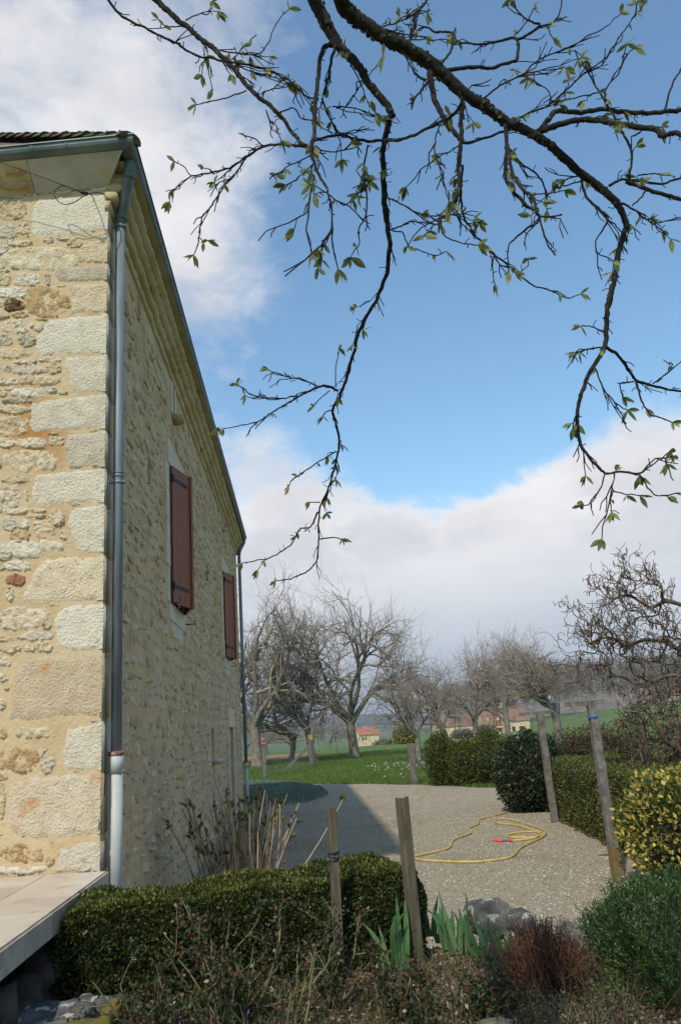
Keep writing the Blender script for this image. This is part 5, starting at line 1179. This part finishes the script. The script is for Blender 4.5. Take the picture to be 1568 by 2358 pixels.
# ------------------------------------------------------------------ the tree whose branches hang overhead
ZM = {'a': (206.3, 0, .4511), 'b': (825.3, 0, .4737), 'c': (412.6, 589.5, .7369)}
BR = [  # zoom, [(x, y, width)], ...  widths in picture units; parents first
 ('b', '-70,40,34 0,90,32 130,180,31 240,235,30 380,330,30 500,440,26 620,520,23 720,590,21 850,650,20 950,720,18 1080,840,17 1200,930,16 1270,1010,14 1300,1100,12 1270,1200,11 1250,1330,10 1215,1493,9.5'),
 ('c', '1352,90,9.5 1335,190,10 1330,280,9 1280,370,8 1248,460,7 1245,540,7 1260,600,6 1315,665,5 1330,680,4'),
 ('a', '1140,-20,30 1215,130,27 1280,240,22 1370,330,18 1420,420,17 1500,510,16 1550,590,14'),
 ('b', '150,585,13 125,700,12 120,830,12 130,1000,12 145,1120,10 150,1230,9 130,1350,8 90,1450,7'),
 ('c', '620,130,7 600,165,7 560,240,7 535,340,6.5 505,430,6 480,480,5.5 492,530,5 498,580,4.5 490,640,4 465,730,4 440,790,3.5 438,880,3 430,950,2.6 400,985,2.4 340,1010,2 300,1018,1.8'),
 ('a', '320,-20,14 400,50,13 480,120,12 560,190,11 640,250,11 720,330,11 810,440,10 900,520,9 980,600,8 1040,680,8 1090,735,8 1130,760,8'),
 ('a', '90,-10,5.5 160,70,5.5 300,150,5 440,215,5 540,280,4.8 640,300,4.6 740,318,4.5 900,350,4 1020,410,4 1100,480,3.5 1150,500,3'),
 ('a', '1245,225,11 1190,250,10 1165,400,9 1150,560,8 1150,660,8 1130,760,8 1160,870,6 1210,960,5 1235,1060,4 1230,1170,3 1165,1270,2.5'),
 ('a', '1260,230,8 1245,260,7 1215,400,6 1190,480,5'),
 ('a', '1110,748,6 1000,735,5 890,745,5 800,800,4.5 720,850,4 620,880,3.5 520,898,3 440,960,2.5 418,968,2'), ('a', '520,898,2.5 480,850,2.2 430,820,2'),
 ('a', '800,800,4.2 740,890,4 680,960,3.5 620,1050,3.5 575,1110,3 560,1200,3 545,1270,2.5 530,1300,2'), ('a', '560,1210,2.4 605,1228,2'), ('a', '885,745,3 850,710,2.6 780,690,2.4'),
 ('a', '1150,715,5 1220,690,5.5 1290,690,5.5 1380,715,6 1500,715,6 1568,712,6'), ('b', '120,685,6 210,675,6 300,640,6 400,590,7 470,545,7 500,500,7'),
 ('a', '640,250,3.2 760,270,3 860,275,2.8 910,220,2.4 950,120,2.2 1015,40,1.8'), ('a', '740,318,3 750,280,2.6 785,235,2.2'), ('a', '490,100,3 560,65,2.6 605,70,2.3 625,5,2'), ('a', '470,130,3 390,130,2.5 350,95,2'),
 ('a', '580,240,2.6 600,330,2.3 628,460,2'), ('a', '800,460,3 700,495,2.6 600,520,2.4 545,530,2'), ('a', '880,470,2.8 950,450,2.4 1030,435,2'), ('a', '970,570,3 1040,550,3 1080,600,2.6 1140,610,2.4'),
 ('a', '740,330,2.8 860,375,2.4 960,395,2.2 1040,430,2'), ('a', '900,560,2.6 920,610,2.4 950,640,2.2 980,715,2'), ('a', '1130,790,3 1010,850,2.4 950,890,2'), ('a', '1135,840,2.6 1060,910,2.2 1000,940,2'),
 ('a', '1145,890,3 1130,980,2.6 1110,1070,2.4 1060,1120,2.2 1045,1170,2'), ('a', '1215,980,2.4 1140,985,2'), ('a', '1220,990,2.8 1300,1045,2.5 1360,980,2.2 1395,885,1.8'), ('a', '1150,740,3 1200,770,2.6 1290,765,2.4 1330,730,2'),
 ('a', '1185,500,4 1230,610,4 1270,670,4 1290,690,4'), ('a', '1240,540,2.8 1300,545,2.6 1390,560,2.4 1500,600,2.2'), ('a', '1310,600,2.6 1295,560,2.6 1340,500,2.4 1385,435,2.4 1500,285,2'), ('a', '1390,440,3 1320,300,2.6 1300,250,2.4'), ('a', '1390,440,2.6 1420,510,2.2 1460,570,2'),
 ('a', '1420,740,4 1400,870,4 1415,1000,3.6 1410,1090,3.2 1370,1180,2.8 1375,1240,2.4 1330,1310,2'), ('b', '145,960,3 230,1000,2.8 310,1040,2.6 400,1048,2.6'), ('b', '150,1120,3.2 230,1085,3 270,1075,2.8 390,1090,2.6'),
 ('b', '165,1120,2.8 215,1130,2.6 240,1190,2.4 300,1215,2.2 370,1240,2.2 430,1220,2'),
 ('b', '350,340,15 350,370,14 370,480,12 420,580,11 480,660,10 500,690,9 485,780,9 490,880,8 470,980,8 430,1040,7 400,1060,6 390,1130,3'), ('b', '510,440,10 505,470,10 500,580,10 500,690,9'),
 ('b', '505,800,6 500,940,5 510,1040,4.4 560,1130,4.2 650,1230,4 720,1280,3.6 790,1340,3.4 850,1385,3 940,1415,2.8 1020,1445,2.4 1080,1425,2'), ('b', '660,1240,2.8 650,1300,2.4 665,1375,2'), ('b', '430,1040,3 470,1045,2.6 520,1080,2.2 585,1080,2'),
 ('b', '400,1070,3.4 410,1130,3 450,1165,2.6 550,1188,2.4 580,1195,2'), ('b', '500,700,3 440,735,2.6 390,760,2.2'), ('b', '500,690,6.5 540,690,6 620,665,5 690,640,5 760,625,4.5'), ('b', '400,590,3.4 370,700,3 390,800,2.8 420,900,2.4 440,980,2'),
 ('b', '710,590,9 720,680,8 715,820,8 725,890,7 800,980,7 880,1050,6 850,1090,5 780,1140,4 730,1200,3 730,1320,2.4'), ('b', '725,700,7 750,840,7 800,920,7 850,960,6 870,1040,5'), ('b', '735,720,4.2 790,790,4 860,840,4 900,900,3.6 915,960,3 920,1020,2.6'),
 ('b', '880,1050,4 940,1050,3.4 990,1040,3'), ('b', '830,945,3 900,940,2.6 1000,925,2'), ('b', '880,1060,4 895,1110,3.6 910,1170,3.2 955,1240,3'),
 ('b', '890,620,11 960,540,11 1060,545,10 1180,530,10 1300,545,10 1420,548,9 1500,540,9 1600,530,8'), ('b', '870,640,15 960,605,13 1080,580,12 1200,590,12 1330,610,12 1440,625,12 1480,660,11 1540,640,10 1620,690,9'),
 ('b', '1490,530,5 1515,440,4 1545,370,3.6 1585,300,3'), ('b', '1270,610,6 1240,560,5 1180,460,4 1100,320,3'), ('b', '1185,440,3 1110,460,2.8 980,490,2.4'), ('b', '740,590,4 850,540,4 920,510,4 1000,445,3.6 1100,350,3.4 1190,290,3 1260,190,2.8 1330,90,2.4 1365,0,2'),
 ('b', '940,500,3 920,440,2.6 820,365,2.2'), ('b', '1190,450,3.4 1240,370,3 1290,290,2.6 1340,230,2.2'), ('b', '600,480,4 710,400,3.6 800,360,3.4 870,290,3 1000,240,2.8 1120,170,2.6 1200,130,2.4 1270,60,2'), ('b', '810,355,2.6 920,340,2.2 1010,330,2'),
 ('b', '400,340,9 560,325,8 650,325,7 740,300,7 775,280,7 770,195,6 740,180,6 630,210,5 490,200,4 460,160,4.5 370,150,5 310,130,4 250,190,5'), ('b', '770,190,6 830,160,6 880,120,6 840,100,4 770,50,3 740,-10,2.6'), ('b', '885,125,4.5 940,110,4 975,65,3.4 990,-10,3'), ('b', '770,160,3.4 820,100,3 850,40,2.6'),
 ('b', '240,230,7 270,120,6 290,60,5 335,-10,5'), ('b', '390,320,6 440,260,5 460,200,4.4 455,150,4'), ('b', '260,190,3 340,190,2.6 430,190,2.2'), ('b', '205,230,4 260,330,3.4 320,390,3'), ('b', '345,390,6 300,440,5 270,490,4 255,530,3'), ('b', '100,135,3 220,90,2.6 290,45,2.2'), ('b', '100,140,3 240,165,2.6 330,180,2.2'),
 ('b', '1080,850,3.4 1010,870,2.6'), ('b', '1080,880,3 960,910,2.6 945,885,2.2'), ('b', '1085,870,6 1110,960,5 1200,1040,6 1210,1070,5 1195,1100,4 1160,1160,3 1155,1220,2.6 1210,1250,2.4 1240,1270,2.2'), ('b', '1220,900,6 1290,870,5 1400,885,5 1480,890,4.6 1600,850,4'),
 ('b', '1310,870,5 1330,760,5 1310,690,5 1270,620,5'), ('b', '1300,880,8 1380,910,8 1470,940,8 1620,980,7'), ('b', '1270,985,5 1330,1010,4 1390,1060,3.4 1440,1090,3 1480,1115,2.6'), ('b', '1440,1085,2.8 1600,1045,2.4'), ('b', '1400,920,4 1360,970,3.4 1330,1000,3'), ('b', '1215,1070,3 1280,1130,2.4'), ('b', '1360,850,3 1470,840,2.4'),
 ('c', '1330,280,7 1380,320,6 1420,380,5.5 1480,405,5 1555,420,4 1620,430,3'), ('c', '1425,385,4 1440,440,3.4 1470,490,3 1540,520,2.4'), ('c', '1480,398,3 1520,370,2.6 1590,310,2.2'), ('c', '1325,285,3.4 1280,290,2.8 1250,300,2.4'), ('c', '1330,240,3 1290,220,2.4 1255,220,2'), ('c', '1300,350,3 1330,420,2.8 1365,460,2.4 1400,482,2'),
 ('c', '1420,392,3 1380,400,2.6 1385,440,2.2'), ('c', '1330,680,4.4 1380,675,4 1435,680,4 1480,650,3 1515,630,2.4 1522,650,2'), ('c', '1440,685,3 1480,740,2.6 1530,752,2'), ('c', '1330,680,3 1310,740,2.6 1280,775,2.2 1255,780,2'), ('c', '1360,680,2.8 1350,750,2.4 1350,800,2'), ('c', '1355,735,2.4 1440,748,2'),
 ('c', '495,420,5 450,405,5 390,430,4 330,465,3.5 280,495,3 250,515,2.5 190,530,2 125,542,1.8'), ('c', '430,405,3 380,385,2.6 340,378,2.4 280,355,2'), ('c', '370,437,3 300,443,2.6 240,438,2.4 180,400,2'), ('c', '490,410,2.6 488,370,2.2 498,285,1.8'), ('c', '470,420,2.2 420,470,1.8'), ('c', '480,480,2.4 445,500,2'),
 ('c', '492,610,2.8 450,635,2.4 365,690,2.2 345,715,2'), ('c', '440,770,2.2 405,770,1.8'), ('c', '432,800,2.8 410,845,2.6 375,855,2.4 350,900,2.4 290,940,2.2 230,955,2 195,960,1.8'), ('c', '440,885,2.6 480,880,2.4 510,885,2.2')]
r = np.random.default_rng(400); TB = (-1.15, -2.3, 0.0)
ot = empty('overhanging_tree', TB, 'lichen-covered tree branches with bursting leaf buds hanging down into the sky', 'tree')
LIMB, TWIG = Tubes(), Tubes(); PXS, DEP = [], []; lich = []; LP, LD, ends = [], [], []
starts = []
for bi, (zk, txt) in enumerate(BR):
    ox, oy, sc = ZM[zk]; q = np.array([[float(k) for k in w.split(',')] for w in txt.split()]); px = np.c_[ox+q[:, 0]*sc, oy+q[:, 1]*sc]; wd = q[:, 2]
    if len(q) == 2: px = np.vstack([px[0], px.mean(0)+r.normal(0, 2, 2), px[1]]); wd = np.array([wd[0], wd.mean(), wd[1]])
    sm = smooth_line(np.c_[px, wd], 9); px, wd = sm[:, :2], sm[:, 2]
    L = np.concatenate([[0], np.cumsum(np.linalg.norm(np.diff(px, axis=0), axis=1))])
    px = px+np.array([[noise.noise(Vector((l*.05, bi*3.1, 0)))*3.2+noise.noise(Vector((l*.16, bi*3.1, 1)))*1.5, noise.noise(Vector((l*.05, bi*3.1, 7)))*3.2+noise.noise(Vector((l*.16, bi*3.1, 4)))*1.5] for l in L])*np.clip(L/20, 0, 1)[:, None]
    if bi == 0: dep = 2.75+.5*L/L[-1]
    elif bi == 2: dep = 2.85+.1*L/L[-1]
    elif bi == 5: dep = 3.0-.12*L/L[-1]
    elif bi == 6: dep = 2.62+.15*L/L[-1]
    else:
        A = np.concatenate(PXS); D_ = np.concatenate(DEP); d0 = np.linalg.norm(A-px[0], axis=1); k = d0.argmin(); s0 = D_[k]
        g = r.normal(0, .0011); dep = s0+g*L
    pts = np.array([P(x, y, Y) for (x, y), Y in zip(px, dep)]); rad = wd/2*dep/1500*np.where(wd > 9, 1.05, 1.1)
    PXS.append(px); DEP.append(dep)
    rad = rad*(1+.22*np.array([noise.noise(Vector((l*.11, bi, 3)))+.7*noise.noise(Vector((l*.31, bi, 3))) for l in L]))
    (LIMB if wd.max() > 5.5 else TWIG).add(pts, rad, 10 if wd.max() > 9 else 6)
    if bi in (0, 2, 5, 6): starts.append((pts[0], rad[0]))
    # spurs, buds, lichen
    n = len(pts)
    for i in range(1, n-1):
        seg = np.linalg.norm(px[i+1]-px[i])
        if wd[i] > 5 and r.random() < seg*wd[i]/(110 if wd[i] > 9 else 170):
            for _ in range(3): a = unit(r.normal(size=3)); lich.append((pts[i]+(pts[i+1]-pts[i])*r.random()+a*rad[i]*.92, a, rad[i]*r.uniform(.16, .55)))
        if r.random() < seg/42 and 2.2 < wd[i] < 18:
            d = unit(np.cross(pts[i+1]-pts[i], r.normal(size=3))+unit(pts[i+1]-pts[i])*.5); l = r.uniform(.04, .22)*(1 if wd[i] < 9 else .7); q1 = pts[i]+d*l*.5+r.normal(0, .008, 3); q2 = q1+unit(d+r.normal(0, .4, 3)-UP*.2)*l*.5; TWIG.add([pts[i], (pts[i]+q1)/2+r.normal(0, .004, 3), q1, (q1+q2)/2+r.normal(0, .006, 3), q2], [.0034, .003, .0027, .0024, .0022], 4)
            if l > .1: q3 = q1+unit(np.cross(q2-q1, r.normal(size=3))+(q2-q1)*3)*l*r.uniform(.25, .5); TWIG.add([q1, (q1+q3)/2+r.normal(0, .005, 3), q3], [.0026, .0024, .002], 4)
            if r.random() < .28: ends.append((q2, unit(q2-q1)))
        if r.random() < seg/60 and wd[i] < 16:
            d = unit(np.cross(pts[i+1]-pts[i], r.normal(size=3))); l = r.uniform(.008, .035); TWIG.add([pts[i], pts[i]+d*(rad[i]+l*.5), pts[i]+unit(d+r.normal(0, .3, 3))*(rad[i]+l)], [.0025, .002, .0022], 4)
        if wd[i] < 4.5 and r.random() < seg/150: LP.append(pts[i]); LD.append(unit(r.normal(size=3)-UP*.2))
    if wd[-1] <= 2.7: ends.append((pts[-1], unit(pts[-1]-pts[-3])))
# limbs run back over the photographer to the trunk
hub = np.array([-.75, -.35, 4.55])
for (p, rr) in starts:
    LIMB.add(smooth_line([p, p+(hub-p)*.45+np.array([0, 0, .22]), hub], 4), np.linspace(rr, max(.05, rr*1.5), 9), 10)
LIMB.add(smooth_line([np.array(TB)-UP*.1, np.array([-1.1, -2.1, 1.5]), np.array([-1.0, -1.5, 3.2]), hub], 4), np.linspace(.17, .085, 13), 12)
for d, L in (((.6, -.9, 1.6), 1.9), ((1.5, .2, 1.2), 1.8)):
    out = []; grow(r, hub, np.array(d, float), L, .06, 1, ORCH, out)
    for lvl, pts, rr in out:
        if lvl < 5: (LIMB if lvl < 3 else TWIG).add(pts, rr, 6 if lvl < 3 else 3)
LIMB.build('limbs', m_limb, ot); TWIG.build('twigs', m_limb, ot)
V = []; F = []; k = 0
for c, a, s in lich:
    b = unit(np.cross(a, r.normal(size=3))); e = np.cross(a, b); q = [c-a*s*.3]+[c+(b*math.cos(t)+e*math.sin(t))*s*r.uniform(.6, 1.3)+a*s*r.uniform(0, .8) for t in np.arange(5)*1.257]+[c+a*s*r.uniform(.5, 1.0)]
    V += q
    for i in range(5): F += [[k+6, k+1+i, k+1+(i+1) % 5], [k, k+1+(i+1) % 5, k+1+i]]
    k += 7
mesh('lichen', V, F, m_lich, ot, kind='stuff')
# bursting buds: little tufts of folded leaves that droop
PB, DB, SB = [], [], []
for p, d in ends:
    for _ in range(r.integers(3, 6)): PB.append(p); DB.append(unit(d*.7+r.normal(0, .55, 3)-UP*.35)); SB.append(r.uniform(.7, 1.3))
for p, d in zip(LP, LD):
    for _ in range(r.integers(2, 4)): PB.append(p+d*.006); DB.append(unit(d*.7+r.normal(0, .45, 3)-UP*.4)); SB.append(r.uniform(.5, 1.0))
PB, DB, SB = np.array(PB), np.array(DB), np.array(SB); n = len(PB)
side_ = unit(np.cross(DB, r.normal(size=(n, 3)))); nn_ = np.cross(side_, DB); Lb = .046*SB; V = []; F = []
prof = [(0, .15), (.25, .75), (.5, 1.0), (.75, .7), (1.0, .05)]
for i in range(n):
    k = len(V)
    for s, w in prof:
        c = PB[i]+DB[i]*Lb[i]*s+nn_[i]*Lb[i]*.25*s*s-UP*Lb[i]*.15*s*s; ww = side_[i]*w*Lb[i]*.21; V += [c-ww+nn_[i]*Lb[i]*.10*w, c, c+ww+nn_[i]*Lb[i]*.10*w]
    for j in range(4): F += [[k+3*j, k+3*j+1, k+3*j+4, k+3*j+3], [k+3*j+1, k+3*j+2, k+3*j+5, k+3*j+4]]
mesh('bursting_buds', V, F, m_bud, ot, True, kind='stuff')

# ------------------------------------------------------------------ the air
hb_ = mesh('haze', [(x, y, z) for x in (-3600, 3600) for y in (-300, 3600) for z in (-60, 90)], [[0, 1, 3, 2], [4, 6, 7, 5], [0, 4, 5, 1], [2, 3, 7, 6], [0, 2, 6, 4], [1, 5, 7, 3]], None, None, kind='stuff')
tag(hb_, 'thin bluish haze over the far country', 'haze')
hm = bpy.data.materials.new('haze_air'); hm.use_nodes = True; nt = hm.node_tree
for n in list(nt.nodes): nt.nodes.remove(n)
o = nt.nodes.new('ShaderNodeOutputMaterial'); pv = nt.nodes.new('ShaderNodeVolumePrincipled'); pv.inputs['Color'].default_value = (.66, .76, .90, 1); pv.inputs['Density'].default_value = .0003; pv.inputs['Anisotropy'].default_value = .2
nt.links.new(pv.outputs[0], o.inputs['Volume']); hb_.data.materials.append(hm)
